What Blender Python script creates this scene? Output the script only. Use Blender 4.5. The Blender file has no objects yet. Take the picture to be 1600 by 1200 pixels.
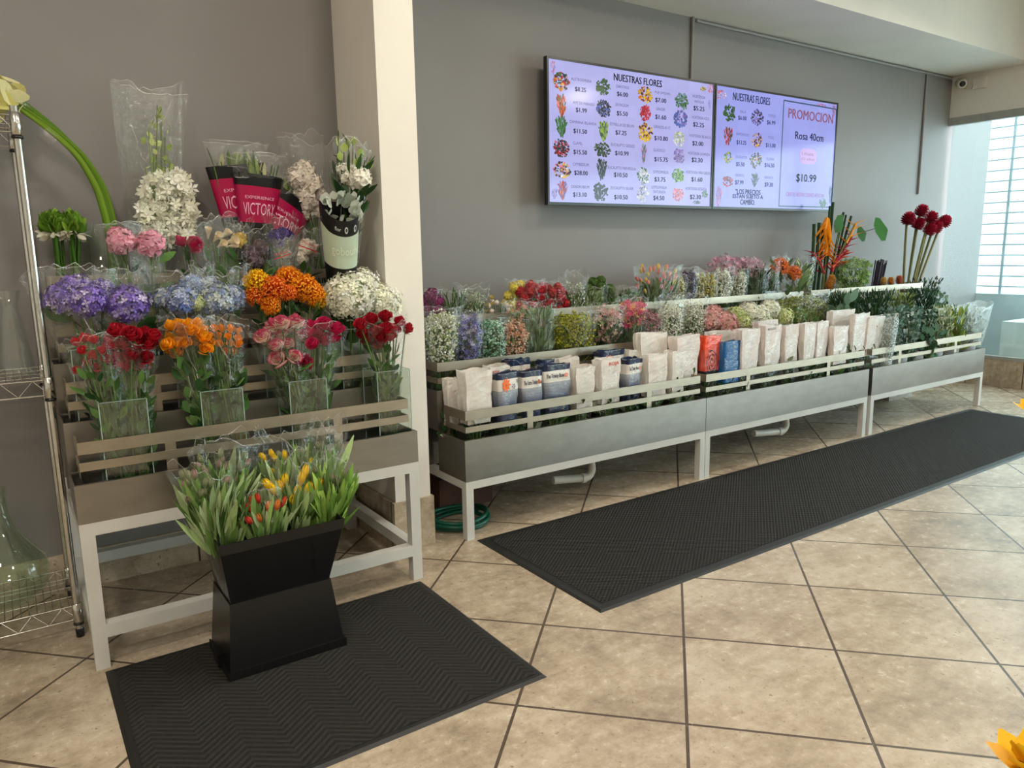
import bpy, math, random
import numpy as np
from mathutils import Matrix, Vector

# ---------------------------------------------------------------- camera, sky, lamps, exposure
SC = bpy.context.scene
COL = SC.collection
CR = np.array([0.8263601981655492, -0.5629088742582731, -0.01619944965354576])   # camera right
CU = np.array([0.11184307224577597, 0.13585858946057386, 0.98439502785234])      # camera up
CW = np.array([0.551923862573834, 0.8152766665071844, -0.17522558880058828])     # view direction
CF, CZ = 1167.41, 1.41
cam = bpy.data.cameras.new('camera'); camo = bpy.data.objects.new('camera', cam); COL.objects.link(camo)
cam.sensor_fit = 'HORIZONTAL'; cam.sensor_width = 36; cam.lens = CF/1600*36; cam.clip_start = .02
camo.matrix_world = Matrix([[CR[i], CU[i], -CW[i], (0, 0, CZ)[i]] for i in range(3)] + [[0, 0, 0, 1]])
SC.camera = camo
SC.view_settings.view_transform = 'Standard'; SC.view_settings.look = 'None'
SC.view_settings.exposure = 0.0; SC.view_settings.gamma = 1; SC.view_settings.use_curve_mapping = False
SC.cycles.transparent_max_bounces = 40
SC.cycles.max_bounces = 8

world = bpy.data.worlds.new('overcast_sky'); SC.world = world; world.use_nodes = True
bg = world.node_tree.nodes['Background']; bg.inputs[0].default_value = (.86, .96, 1.0, 1); bg.inputs[1].default_value = 8.0

def area(name, loc, size, power, color=(1, .86, .68), size_y=None, look=None):
    l = bpy.data.lights.new(name, 'AREA'); l.energy = power; l.color = color
    l.shape = 'RECTANGLE'; l.size = size; l.size_y = size_y or size
    o = bpy.data.objects.new(name, l); COL.objects.link(o); o.location = loc
    if look: o.rotation_euler = (Vector(look)-Vector(loc)).to_track_quat('-Z', 'Y').to_euler()
    return o
WARM = (1, .91, .78)
for i, (x, y, p) in enumerate([(-.6, .9, 44), (1.7, 1.2, 32), (-.9, -1.0, 62), (2.6, -1.8, 40), (7.45, -1.3, 26)]):
    area('ceiling_lamp', (x, y, 3.66), .4, p, WARM, .4)

for x, p in ((2.5, 17), (4.2, 17), (6.0, 12)): area('track_lamp', (x, 2.35, 3.2), .16, p, WARM, .16)

# ---------------------------------------------------------------- helpers
def lin(c):
    c = np.asarray(c, float)/255.
    return np.where(c <= .04045, c/12.92, ((c+.055)/1.055)**2.4)
def at(px, py, Y):
    "point of the photograph's pixel on the vertical plane y = Y"
    d = CW*CF+CR*(px-800)-CU*(py-600)
    return np.array([0, 0, CZ])+d*Y/d[1]
def atx(px, py, X):
    d = CW*CF+CR*(px-800)-CU*(py-600)
    return np.array([0, 0, CZ])+d*X/d[0]

class MB:
    "collects faces with a colour each and links them as ONE mesh object"
    def __init__(s): s.V = []; s.n = 0; s.F = []; s.C = []; s.M = []; s.S = []
    def add(s, V, F, col=(200, 200, 200), mat=0, smooth=False):
        V = np.asarray(V, float).reshape(-1, 3); F = np.asarray(F, int)
        if len(F) == 0: return
        c = lin(col); c = np.broadcast_to(c, (len(F), 3))
        s.V.append(V); s.F.append(F+s.n); s.C.append(c); s.M.append(np.full(len(F), mat)); s.S.append(np.full(len(F), smooth)); s.n += len(V)
    def box(s, lo, hi, col=(200, 200, 200), mat=0):
        x0, y0, z0 = lo; x1, y1, z1 = hi
        V = [(x0, y0, z0), (x1, y0, z0), (x1, y1, z0), (x0, y1, z0), (x0, y0, z1), (x1, y0, z1), (x1, y1, z1), (x0, y1, z1)]
        s.add(V, [(0, 3, 2, 1), (4, 5, 6, 7), (0, 1, 5, 4), (1, 2, 6, 5), (2, 3, 7, 6), (3, 0, 4, 7)], col, mat)
    def tube(s, P, r, n=6, col=(90, 120, 60), mat=0, caps=False, smooth=True):
        P = np.asarray(P, float); m = len(P); r = np.broadcast_to(np.asarray(r, float), (m,))
        T = np.gradient(P, axis=0); T /= np.linalg.norm(T, axis=1)[:, None]+1e-12
        ref = np.array([0, 0, 1.]) if abs(T[:, 2]).mean() < .8 else np.array([1., 0, 0])
        A = np.cross(T, ref); A /= np.linalg.norm(A, axis=1)[:, None]+1e-12; B = np.cross(T, A)
        a = np.arange(n)*2*np.pi/n
        V = P[:, None]+r[:, None, None]*(np.cos(a)[None, :, None]*A[:, None]+np.sin(a)[None, :, None]*B[:, None])
        F = [(i*n+k, i*n+(k+1) % n, (i+1)*n+(k+1) % n, (i+1)*n+k) for i in range(m-1) for k in range(n)]
        s.add(V, F, col, mat, smooth)
        if caps:
            for i in (0, m-1):
                s.add(np.vstack([V[i], P[i]]), [(k, (k+1) % n, n) for k in range(n)], col, mat)
    def lathe(s, prof, n=24, col=(200, 200, 200), mat=0, c=(0, 0), smooth=True, cap=False, sq=None):
        prof = np.asarray(prof, float); m = len(prof); a = np.arange(n)*2*np.pi/n
        V = np.stack([c[0]+prof[:, :1]*np.cos(a), c[1]+prof[:, :1]*np.sin(a), np.broadcast_to(prof[:, 1:], (m, n))], -1)
        F = [(i*n+k, i*n+(k+1) % n, (i+1)*n+(k+1) % n, (i+1)*n+k) for i in range(m-1) for k in range(n)]
        s.add(V, F, col, mat, smooth)
    def inst(s, T, locs, mats, scales, cols, mat=0, smooth=False):
        TV, TF = T; locs = np.asarray(locs, float); k = len(locs)
        if k == 0: return
        sc = np.broadcast_to(np.asarray(scales, float), (k,))
        V = locs[:, None]+np.einsum('kij,vj->kvi', mats, TV)*sc[:, None, None]
        F = (np.asarray(TF)[None]+(np.arange(k)*len(TV))[:, None, None]).reshape(-1, np.asarray(TF).shape[1])
        c = np.broadcast_to(np.asarray(cols, float), (k, 3)) if np.ndim(cols) < 3 else cols
        c = np.repeat(c, len(TF), axis=0) if np.ndim(cols) < 3 else c.reshape(-1, 3)
        s.add(V, F, c, mat, smooth)
    def mesh(s, name, mats):
        V = np.vstack(s.V); me = bpy.data.meshes.new(name)
        nl = sum(f.size for f in s.F); nf = sum(len(f) for f in s.F)
        me.vertices.add(len(V)); me.vertices.foreach_set('co', V.ravel().astype(np.float32))
        me.loops.add(nl); me.loops.foreach_set('vertex_index', np.concatenate([f.ravel() for f in s.F]).astype(np.int32))
        cnt = np.concatenate([np.full(len(f), f.shape[1]) for f in s.F])
        st = np.concatenate([[0], np.cumsum(cnt)[:-1]])
        me.polygons.add(nf); me.polygons.foreach_set('loop_start', st.astype(np.int32))
        me.polygons.foreach_set('material_index', np.concatenate(s.M).astype(np.int32))
        me.polygons.foreach_set('use_smooth', np.concatenate(s.S))
        ca = me.color_attributes.new('Col', 'FLOAT_COLOR', 'CORNER')
        c = np.repeat(np.vstack(s.C), cnt, axis=0); c = np.hstack([c, np.ones((len(c), 1))])
        ca.data.foreach_set('color', c.ravel().astype(np.float32))
        for m in (mats if isinstance(mats, (list, tuple)) else [mats]): me.materials.append(m)
        me.update(calc_edges=True); me.validate()
        return me
    def build(s, name, mats, parent=None, label=None, loc=None):
        return link(name, s.mesh(name, mats), parent, label, loc)
def link(name, me, parent=None, label=None, loc=None, mat=None):
    o = bpy.data.objects.new(name, me); COL.objects.link(o)
    if parent is not None: o.parent = parent
    if mat is not None: o.matrix_local = mat
    elif loc is not None: o.location = loc
    if label: o['label'] = label
    return o
def tag(o, label, cat, group=None):
    o['label'] = label; o['category'] = cat
    if group: o['group'] = group
    return o
def thing(name, label, cat, loc=(0, 0, 0), rz=0, group=None):
    o = bpy.data.objects.new(name, None); COL.objects.link(o); o.location = loc; o.rotation_euler = (0, 0, rz)
    o.empty_display_size = .05
    return tag(o, label, cat, group)
def struct(name, mb, mats):
    o = mb.build(name, mats); o['kind'] = 'structure'; return o

# ---------------------------------------------------------------- materials
def newmat(name):
    m = bpy.data.materials.new(name); m.use_nodes = True; nt = m.node_tree
    return m, nt, nt.nodes, nt.links, nt.nodes['Principled BSDF']
def nd(nt, t, **kw):
    n = nt.nodes.new(t)
    for k, v in kw.items(): setattr(n, k, v)
    return n
def noise(nt, scale, detail=4, vec=None, rough=.55):
    n = nd(nt, 'ShaderNodeTexNoise'); n.inputs['Scale'].default_value = scale; n.inputs['Detail'].default_value = detail; n.inputs['Roughness'].default_value = rough
    if vec is not None: nt.links.new(vec, n.inputs['Vector'])
    return n
def ramp(nt, fac, stops):
    r = nd(nt, 'ShaderNodeValToRGB'); nt.links.new(fac, r.inputs[0]); e = r.color_ramp.elements
    while len(e) < len(stops): e.new(.5)
    for k, (p, c) in enumerate(stops): e[k].position = p; e[k].color = (*lin(c), 1)
    return r
def bump(nt, h, strength, dist, bsdf):
    b = nd(nt, 'ShaderNodeBump'); b.inputs['Strength'].default_value = strength; b.inputs['Distance'].default_value = dist
    nt.links.new(h, b.inputs['Height']); nt.links.new(b.outputs[0], bsdf.inputs['Normal'])
def paint(name, c, rough=.6, var=.06, scale=6, bumpy=.0):
    m, nt, N, L, b = newmat(name); pos = nd(nt, 'ShaderNodeNewGeometry').outputs['Position']
    n = noise(nt, scale, 5, pos); c = np.asarray(c, float)
    r = ramp(nt, n.outputs['Fac'], [(.3, np.clip(c*(1-var), 0, 255)), (.7, np.clip(c*(1+var), 0, 255))])
    L.new(r.outputs[0], b.inputs['Base Color']); b.inputs['Roughness'].default_value = rough
    if bumpy: bump(nt, noise(nt, 260, 3, pos).outputs['Fac'], bumpy, .002, b)
    return m
def metal(name, c, rough=.3, stretch=(2, 2, 60), aniso=0):
    m, nt, N, L, b = newmat(name); pos = nd(nt, 'ShaderNodeNewGeometry').outputs['Position']
    mp = nd(nt, 'ShaderNodeMapping'); mp.inputs['Scale'].default_value = stretch; L.new(pos, mp.inputs[0])
    n = noise(nt, 6, 5, mp.outputs[0]); c = np.asarray(c, float)
    r = ramp(nt, n.outputs['Fac'], [(.25, c*.95), (.75, np.clip(c*1.04, 0, 255))]); L.new(r.outputs[0], b.inputs['Base Color'])
    b.inputs['Metallic'].default_value = 1
    mr = nd(nt, 'ShaderNodeMapRange'); mr.inputs[3].default_value = rough*.85; mr.inputs[4].default_value = rough*1.2
    n2 = noise(nt, 3, 4, pos); L.new(n2.outputs['Fac'], mr.inputs[0]); L.new(mr.outputs[0], b.inputs['Roughness'])
    return m
def petalmat(name, rough=.55, trans=.25, var=.08, spec=.35):
    "petals, leaves, paper: the face colour of the thing itself, with a little light let through"
    m, nt, N, L, b = newmat(name); a = nd(nt, 'ShaderNodeAttribute'); a.attribute_name = 'Col'
    pos = nd(nt, 'ShaderNodeNewGeometry').outputs['Position']; n = noise(nt, 90, 2, pos)
    h = nd(nt, 'ShaderNodeHueSaturation'); mr = nd(nt, 'ShaderNodeMapRange'); mr.inputs[3].default_value = 1-var; mr.inputs[4].default_value = 1+var
    L.new(n.outputs['Fac'], mr.inputs[0]); L.new(mr.outputs[0], h.inputs['Value']); L.new(a.outputs['Color'], h.inputs['Color'])
    L.new(h.outputs[0], b.inputs['Base Color']); b.inputs['Roughness'].default_value = rough; b.inputs['Specular IOR Level'].default_value = spec
    if trans:
        t = nd(nt, 'ShaderNodeBsdfTranslucent'); L.new(h.outputs[0], t.inputs[0]); mx = nd(nt, 'ShaderNodeMixShader'); mx.inputs[0].default_value = trans
        L.new(b.outputs[0], mx.inputs[1]); L.new(t.outputs[0], mx.inputs[2]); L.new(mx.outputs[0], N['Material Output'].inputs[0])
    return m
def clearmat(name, tint=(245, 248, 246), base=.02, rough=.07, ior=1.5, haze=.0, hazecol=(235, 238, 236), bumpy=0, bscale=60):
    "thin clear film or glass: see-through with fresnel gloss, optionally a little milky"
    m, nt, N, L, b = newmat(name); N.remove(b)
    tr = nd(nt, 'ShaderNodeBsdfTransparent'); tr.inputs[0].default_value = (*lin(tint), 1)
    gl = nd(nt, 'ShaderNodeBsdfGlossy'); gl.inputs['Roughness'].default_value = rough; gl.inputs[0].default_value = (1, 1, 1, 1)
    fr = nd(nt, 'ShaderNodeLayerWeight'); fr.inputs[0].default_value = .5      # two-sided fresnel (Schlick)
    pw = nd(nt, 'ShaderNodeMath', operation='POWER'); pw.inputs[1].default_value = 4.5; L.new(fr.outputs['Facing'], pw.inputs[0])
    ad = nd(nt, 'ShaderNodeMath', operation='MULTIPLY_ADD', use_clamp=True); ad.inputs[1].default_value = .6; ad.inputs[2].default_value = base+((ior-1)/(ior+1))**2; L.new(pw.outputs[0], ad.inputs[0])
    mx = nd(nt, 'ShaderNodeMixShader'); L.new(ad.outputs[0], mx.inputs[0]); L.new(tr.outputs[0], mx.inputs[1]); L.new(gl.outputs[0], mx.inputs[2])
    out = mx
    if bumpy:
        pos = nd(nt, 'ShaderNodeNewGeometry').outputs['Position']; n = noise(nt, bscale, 4, pos)
        bp = nd(nt, 'ShaderNodeBump'); bp.inputs['Strength'].default_value = bumpy; bp.inputs['Distance'].default_value = .01
        L.new(n.outputs['Fac'], bp.inputs['Height']); L.new(bp.outputs[0], gl.inputs['Normal']); L.new(bp.outputs[0], fr.inputs['Normal'])
    if haze:
        df = nd(nt, 'ShaderNodeBsdfDiffuse'); df.inputs[0].default_value = (*lin(hazecol), 1)
        tl = nd(nt, 'ShaderNodeBsdfTranslucent'); tl.inputs[0].default_value = (*lin(hazecol), 1)
        dm = nd(nt, 'ShaderNodeMixShader'); dm.inputs[0].default_value = .5; L.new(df.outputs[0], dm.inputs[1]); L.new(tl.outputs[0], dm.inputs[2])
        m2 = nd(nt, 'ShaderNodeMixShader'); m2.inputs[0].default_value = haze; L.new(mx.outputs[0], m2.inputs[1]); L.new(dm.outputs[0], m2.inputs[2]); out = m2
    L.new(out.outputs[0], N['Material Output'].inputs[0]); return m

M_wall = paint('grey_wall_paint', (124, 120, 118), .55, .025, 1.2, .15)
M_cream = paint('cream_wall_paint', (222, 216, 206), .6, .02, 2, .1)
M_ceil = paint('white_ceiling_paint', (238, 234, 227), .8, .02, 2)
M_black = paint('black_plastic', (16, 16, 17), .32, .1, 8)
M_steel = metal('brushed_steel', (152, 147, 140), .36, (1.2, 1.2, 3))
M_rail = metal('satin_steel_rail', (170, 159, 142), .42, (2, 2, 6))
M_tube = paint('silver_frame_paint', (196, 194, 188), .4, .03, 5)
M_chrome = metal('chrome_wire', (200, 198, 192), .2, (8, 8, 8))
M_petal = petalmat('petals', .55, .22)
M_leaf = petalmat('leaves', .68, .12, .08, .10)
M_paper = petalmat('wrapping_paper', .6, .22, .03)
M_print = petalmat('printed_film', .28, .05, .02)
M_film = clearmat('clear_cellophane', (252, 253, 252), .02, .07, 1.4, .006, bumpy=.9, bscale=36)
M_crease_glint = clearmat('cellophane_crease_glint', (250, 251, 250), .20, .14, 1.5, .26, bumpy=.6, bscale=120)  # whiter, hazier film for crease strips; paints glints into the cellophane
M_film = [M_film, M_crease_glint]
M_crinkle = clearmat('crinkled_cellophane', (240, 244, 243), .12, .14, 1.5, .10, bumpy=.9, bscale=80)
M_crinkle = [M_crinkle, M_crease_glint]
M_glass = clearmat('clear_glass', (250, 252, 251), .015, .02, 1.45)
M_gglass = clearmat('greenish_glass', (244, 249, 243), .02, .03, 1.5)
M_pane = clearmat('window_glass', (226, 242, 242), .04, .02, 1.45, .10, (205, 228, 230))
M_bucket = paint('white_bucket_plastic', (222, 224, 226), .4, .02, 5)
M_pvc = paint('white_pvc', (214, 208, 196), .35, .04, 8)

def tilemat(name, T, o, ang, warm=1.0):
    m, nt, N, L, b = newmat(name); pos = nd(nt, 'ShaderNodeNewGeometry').outputs['Position']
    mp = nd(nt, 'ShaderNodeMapping', vector_type='TEXTURE'); mp.inputs['Location'].default_value = (*o, 0); mp.inputs['Rotation'].default_value = (0, 0, ang); mp.inputs['Scale'].default_value = (T, T, T)
    L.new(pos, mp.inputs[0])
    br = nd(nt, 'ShaderNodeTexBrick'); br.offset = 0; br.squash = 1
    for k, v in (('Scale', 1), ('Mortar Size', .0105), ('Mortar Smooth', .2), ('Bias', 0), ('Brick Width', 1), ('Row Height', 1)): br.inputs[k].default_value = v
    br.inputs['Color1'].default_value = (.42, .42, .42, 1); br.inputs['Color2'].default_value = (.58, .58, .58, 1); br.inputs['Mortar'].default_value = (.5, .5, .5, 1)
    L.new(mp.outputs[0], br.inputs['Vector'])
    n1 = noise(nt, 3.2, 9, pos, .66); n2 = noise(nt, 22, 8, pos, .78); n3 = noise(nt, 48, 4, pos, .65)
    st = nd(nt, 'ShaderNodeMapping'); st.inputs['Rotation'].default_value = (0, 0, .6); st.inputs['Scale'].default_value = (3, 11, 1); L.new(pos, st.inputs[0]); n4 = noise(nt, 1.6, 8, st.outputs[0], .7)
    s = nd(nt, 'ShaderNodeMath', operation='ADD'); L.new(n1.outputs['Fac'], s.inputs[0])
    m4 = nd(nt, 'ShaderNodeMath', operation='MULTIPLY_ADD'); L.new(n2.outputs['Fac'], m4.inputs[0]); m4.inputs[1].default_value = .85; L.new(br.outputs['Color'], m4.inputs[2]); L.new(m4.outputs[0], s.inputs[1])
    s2 = nd(nt, 'ShaderNodeMath', operation='MULTIPLY_ADD'); L.new(n4.outputs['Fac'], s2.inputs[0]); s2.inputs[1].default_value = .5; L.new(s.outputs[0], s2.inputs[2])
    r = ramp(nt, s2.outputs[0], [(.0, (92, 79, 66)), (.34, (136, 121, 104)), (.5, (170, 153, 131)), (.64, (190, 174, 153)), (.85, (206, 195, 178))])
    mr = nd(nt, 'ShaderNodeMapRange'); mr.inputs[1].default_value = 1.55-.60; mr.inputs[2].default_value = 1.55+.72; L.new(s2.outputs[0], mr.inputs[0]); L.new(mr.outputs[0], r.inputs[0])
    pit = nd(nt, 'ShaderNodeMapRange'); pit.inputs[1].default_value = .62; pit.inputs[2].default_value = .68; pit.inputs[3].default_value = 0; pit.inputs[4].default_value = 1.0; L.new(n3.outputs['Fac'], pit.inputs[0])
    pm = nd(nt, 'ShaderNodeMath', operation='MULTIPLY'); L.new(pit.outputs[0], pm.inputs[0]); L.new(n1.outputs['Fac'], pm.inputs[1])
    px = nd(nt, 'ShaderNodeMix', data_type='RGBA'); L.new(pm.outputs[0], px.inputs[0]); L.new(r.outputs[0], px.inputs[6]); px.inputs[7].default_value = (*lin((70, 58, 46)), 1)
    gm = nd(nt, 'ShaderNodeMix', data_type='RGBA'); L.new(br.outputs['Fac'], gm.inputs[0]); L.new(px.outputs[2], gm.inputs[6]); gm.inputs[7].default_value = (*lin((82, 69, 56)), 1)
    L.new(gm.outputs[2], b.inputs['Base Color'])
    rr = nd(nt, 'ShaderNodeMapRange'); rr.inputs[3].default_value = .17; rr.inputs[4].default_value = .34; L.new(n2.outputs['Fac'], rr.inputs[0]); L.new(rr.outputs[0], b.inputs['Roughness'])
    hh = nd(nt, 'ShaderNodeMath', operation='MULTIPLY_ADD'); L.new(br.outputs['Fac'], hh.inputs[0]); hh.inputs[1].default_value = -1.0; L.new(n2.outputs['Fac'], hh.inputs[2])
    bump(nt, hh.outputs[0], .35, .004, b)
    return m
T_TILE = .5231
M_floor = tilemat('travertine_floor_tile', T_TILE, (1.19796, 1.77422), math.radians(45-.989))
M_base = tilemat('travertine_base_tile', .5231, (.11, 0), 0)

# ---------------------------------------------------------------- the room
YL, YR, XR = 3.586, 4.042, 8.14          # left grey wall, right grey wall, glazed side wall
mb = MB(); mb.box((-3, -5, -.1), (XR, YR+.1, 0)); struct('floor', mb, M_floor)
mb = MB(); mb.box((-3.1, -5, 3.75), (XR+.1, YR+.2, 3.85)); struct('ceiling', mb, M_ceil)
mb = MB(); mb.box((-3, YL, 0), (1.435, YL+.12, 3.75)); struct('wall_left', mb, M_wall)
mb = MB(); mb.box((1.435, YR, 0), (XR+.9, YR+.12, 3.75)); struct('wall_back', mb, M_wall)
mb = MB(); mb.box((1.435, 3.118, 0), (1.62, YR, 3.75)); struct('column', mb, M_cream)
mb = MB(); mb.box((-3.1, -5, 0), (-3, YL+.12, 3.75)); struct('wall_side', mb, M_cream)
mb = MB(); mb.box((-3.1, -5.1, 0), (XR+.1, -5, 3.75)); struct('wall_front', mb, M_cream)
# glazed side wall: low tiled kerb, head wall, end piers
mb = MB(); mb.box((XR, -5, 2.66), (XR+.14, YR, 3.75)); struct('wall_right', mb, M_cream)
mb = MB(); mb.box((XR, -5, 0), (XR+.3, YR, .27)); mb.box((XR-.012, -5, 0), (XR, YR, .29)); struct('baseboard_right', mb, M_base)
mb = MB(); mb.box((XR-.01, -5, 2.585), (XR+.05, YR, 2.66), mat=0); mb.box((XR-.02, -5, .27), (XR+.05, YR, .30))
for y in (-3.6, -2.2, -.8, .6, 2.0): mb.box((XR, y-.02, .3), (XR+.05, y+.02, 2.6))
w1 = struct('window_1', mb, paint('aluminium_frame', (150, 152, 148), .35, .05, 10))
mb = MB(); mb.add([(XR+.02, -5, .3), (XR+.02, YR-.03, .3), (XR+.02, YR-.03, 2.585), (XR+.02, -5, 2.585)], [(0, 1, 2, 3)]); mb.build('pane', M_pane, w1)
# soffit beam above the grey wall
mb = MB(); mb.box((1.62, 3.34, 3.056), (XR, YR, 3.75)); struct('beam', mb, M_cream)
# tile skirting
mb = MB(); mb.box((-3, YL-.014, 0), (1.435, YL, .165)); struct('baseboard_left', mb, M_base)
mb = MB(); mb.box((1.42, 3.104, 0), (1.632, 3.118, .245)); mb.box((1.42, 3.118, 0), (1.435, YL-.014, .245)); mb.box((1.62, 3.118, 0), (1.634, YR, .245)); struct('baseboard_column', mb, M_base)
mb = MB(); mb.box((1.634, YR-.014, 0), (XR-.012, YR, .2)); struct('baseboard_back', mb, M_base)
# outside: pavement, return wall, kerb ledge, far low wall
mb = MB(); mb.box((XR+.3, -6, -.1), (14, 9, -.01)); struct('pavement', mb, paint('concrete_pavement', (198, 205, 203), .8, .06, 3))
mb = MB(); mb.box((XR+.9, 3.0, -.01), (XR+1.0, 9, .86)); struct('wall_outside', mb, paint('blue_grey_render', (178, 192, 194), .8, .06, 4))
mb = MB(); mb.box((XR+.3, 2.2, -.01), (XR+.78, 3.5, .62)); struct('ledge', mb, paint('white_concrete', (214, 222, 220), .75, .05, 5))
mb = MB(); mb.box((10.6, 3.3, -.01), (10.8, 9, 5.0)); struct('wall_opposite', mb, paint('pale_facade', (206, 216, 216), .8, .05, 3))
# security grille outside the window
g = thing('window_grille', 'white metal security grille with close horizontal bars outside the window', 'grille', (XR+.95, 3.2, .86))
M_grille = paint('grille_paint', (150, 170, 178), .5, .05, 8)
for k in range(18): mb = MB(); mb.tube([(0, -2.2, .08+k*.113), (0, .87, .08+k*.113)], .009, 6); mb.build('bar', M_grille, g)
for y in (-1.6, -1.0, -.42, .2, .62): mb = MB(); mb.box((-.012, y-.014, 0), (.012, y+.014, 2.1)); mb.build('upright', M_grille, g)
# ---------------------------------------------------------------- mats
def matmat(name, kind):
    m, nt, N, L, b = newmat(name); pos = nd(nt, 'ShaderNodeNewGeometry').outputs['Position']
    sx = nd(nt, 'ShaderNodeSeparateXYZ'); L.new(pos, sx.inputs[0])
    def mth(op, a, bb=None, c=None):
        n = nd(nt, 'ShaderNodeMath', operation=op)
        for i, v in enumerate((a, bb, c)):
            if v is None: continue
            if isinstance(v, (int, float)): n.inputs[i].default_value = v
            else: L.new(v, n.inputs[i])
        return n.outputs[0]
    fine = noise(nt, 420, 2, pos)
    if kind == 'chevron':
        tri = mth('PINGPONG', sx.outputs['X'], .11)
        ph = mth('ADD', sx.outputs['Y'], mth('MULTIPLY', tri, .75))
        wv = mth('SINE', mth('MULTIPLY', ph, 250))
        broken = mth('MULTIPLY', wv, noise(nt, 60, 2, pos).outputs['Fac'])
        h = mth('ADD', broken, mth('MULTIPLY', fine.outputs['Fac'], .6))
    else:
        wx = mth('SINE', mth('MULTIPLY', sx.outputs['X'], 260)); wy = mth('SINE', mth('MULTIPLY', sx.outputs['Y'], 330))
        h = mth('ADD', mth('MULTIPLY', wx, wy), mth('MULTIPLY', fine.outputs['Fac'], .5))
    v = mth('ADD', mth('MULTIPLY', h, .35), .35)
    r = ramp(nt, v, [(.2, (24, 23, 21)), (.7, (52, 49, 45)), (1, (88, 83, 75))]); L.new(r.outputs[0], b.inputs['Base Color'])
    b.inputs['Roughness'].default_value = .85; b.inputs['Specular IOR Level'].default_value = .25
    bump(nt, h, .9, .004, b); return m
M_rubber = paint('black_rubber', (26, 25, 24), .55, .08, 30)
def floor_mat(x0, y0, x1, y1, label, kind, bw):
    t = thing('floor_mat', label, 'mat', (x0, y0, 0))
    w, d = x1-x0, y1-y0
    mb = MB(); z = .009
    for lo, hi in (((0, 0), (w, bw)), ((0, d-bw), (w, d)), ((0, bw), (bw, d-bw)), ((w-bw, bw), (w, d-bw))):
        V = [(lo[0], lo[1], 0), (hi[0], lo[1], 0), (hi[0], hi[1], 0), (lo[0], hi[1], 0)]
        V += [(min(max(x, .012), w-.012), min(max(y, .012), d-.012), z*.8) for x, y, _ in V]
        mb.add(V, [(4, 5, 6, 7), (0, 1, 5, 4), (1, 2, 6, 5), (2, 3, 7, 6), (3, 0, 4, 7)])
    mb.build('border', M_rubber, t)
    mb = MB(); mb.box((bw, bw, 0), (w-bw, d-bw, z)); mb.build('pile', matmat(kind+'_mat_pile', kind), t)
    return t
floor_mat(.152, 1.845, 1.372, 2.762, 'short black doormat with herringbone ribs under the black flower bucket', 'chevron', .028)
floor_mat(1.812, 2.08, 6.80, 3.012, 'long black runner mat with woven dot pile along the low stands', 'dot', .05)

# ---------------------------------------------------------------- steel display stands
def bin_box(mb, x0, x1, y0, y1, z0, z1, t=.004, lip=.022):
    mb.box((x0, y0, z0), (x1, y0+t, z1)); mb.box((x0, y1-t, z0), (x1, y1, z1))
    mb.box((x0, y0+t, z0), (x0+t, y1-t, z1)); mb.box((x1-t, y0+t, z0), (x1, y1-t, z1)); mb.box((x0+t, y0+t, z0+.02), (x1-t, y1-t, z0+.024))
    mb.box((x0+t, y0+t, z1-.006), (x1-t, y0+lip, z1-.002)); mb.box((x0+t, y1-lip, z1-.006), (x1-t, y1-t, z1-.002))
def rail_mesh(mb, x0, x1, y0, y1, zu, hu, zl, hl, zb, nsup=2, t=.004):
    for z, h in ((zu, hu), (zl, hl)):
        mb.box((x0, y0, z-h), (x1, y0+t, z)); mb.box((x0, y0+t, z-h), (x0+t, y1, z)); mb.box((x1-t, y0+t, z-h), (x1, y1, z))
    for k in range(nsup):
        xc = x0+(x1-x0)*(.235+.51*k) if nsup == 2 else x0+(x1-x0)*(k+.5)/nsup
        mb.box((xc-.018, y0+t, zb-.01), (xc+.018, y0+2*t, zu-.006))
    for x in (x0+t, x1-2*t): mb.box((x, y1-.04, zb-.01), (x+t, y1, zu-.004))
def stand(label, x0, x1, tiers, binh, depth, yback, rail, leg=.042, stretch=False, group=None, apron=.045):
    t = thing('display_stand', label, 'stand', (x0, tiers[0][0], 0), 0, group); ox, oy = x0, tiers[0][0]; w = x1-x0
    zb = tiers[0][1]-binh
    for k, (y, ztop) in enumerate(tiers):
        mb = MB(); bin_box(mb, 0, w, y-oy, min(y+depth, yback)-oy, ztop-binh, ztop)
        b = mb.build('bin', M_steel, t)
        mb = MB(); zu, hu, zl, hl = rail
        rail_mesh(mb, .024, w-.024, y-oy+.03, y-oy+depth-.03, ztop+zu, hu, ztop+zl, hl, ztop); mb.build('rail', M_rail, b)
    d = yback-oy
    for x in (0, w-leg):
        for y in (0, d-leg):
            mb = MB(); mb.box((x, y, 0), (x+leg, y+leg, zb)); mb.build('leg', M_tube, t)
    mb = MB()
    mb.box((leg, 0, zb-apron), (w-leg, leg, zb)); mb.box((leg, d-leg, zb-apron), (w-leg, d, zb))
    for x in (0, w-leg): mb.box((x, leg, zb-apron), (x+leg, d-leg, zb))
    mb.build('frame', M_tube, t)
    if stretch:
        for lo, hi in (((leg, 0), (w-leg, leg)), ((leg, d-leg), (w-leg, d)), ((0, leg), (leg, d-leg)), ((w-leg, leg), (w, d-leg))):
            mb = MB(); mb.box((*lo, .112), (*hi, .16)); mb.build('stretcher', M_tube, t)
    # uprights that carry the raised bins
    for k, (y, ztop) in enumerate(tiers[1:], 1):
        for x in (.003, w-.033):
            mb = MB(); mb.box((x, y-oy+depth*.45, zb), (x+.03, y-oy+depth*.45+.03, ztop-binh)); mb.build('upright', M_steel, t)
    return t
LT = [(2.785, .665), (2.985, .842), (3.185, 1.028), (3.372, 1.205)]
stand('tall four-tier steel flower stand with slatted rails left of the white column', .128, 1.396, LT, .135, .2, 3.572, (.138, .042, .068, .03), .045, True)
RT = [(3.032, .508), (3.300, .716), (3.570, .925)]
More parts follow.
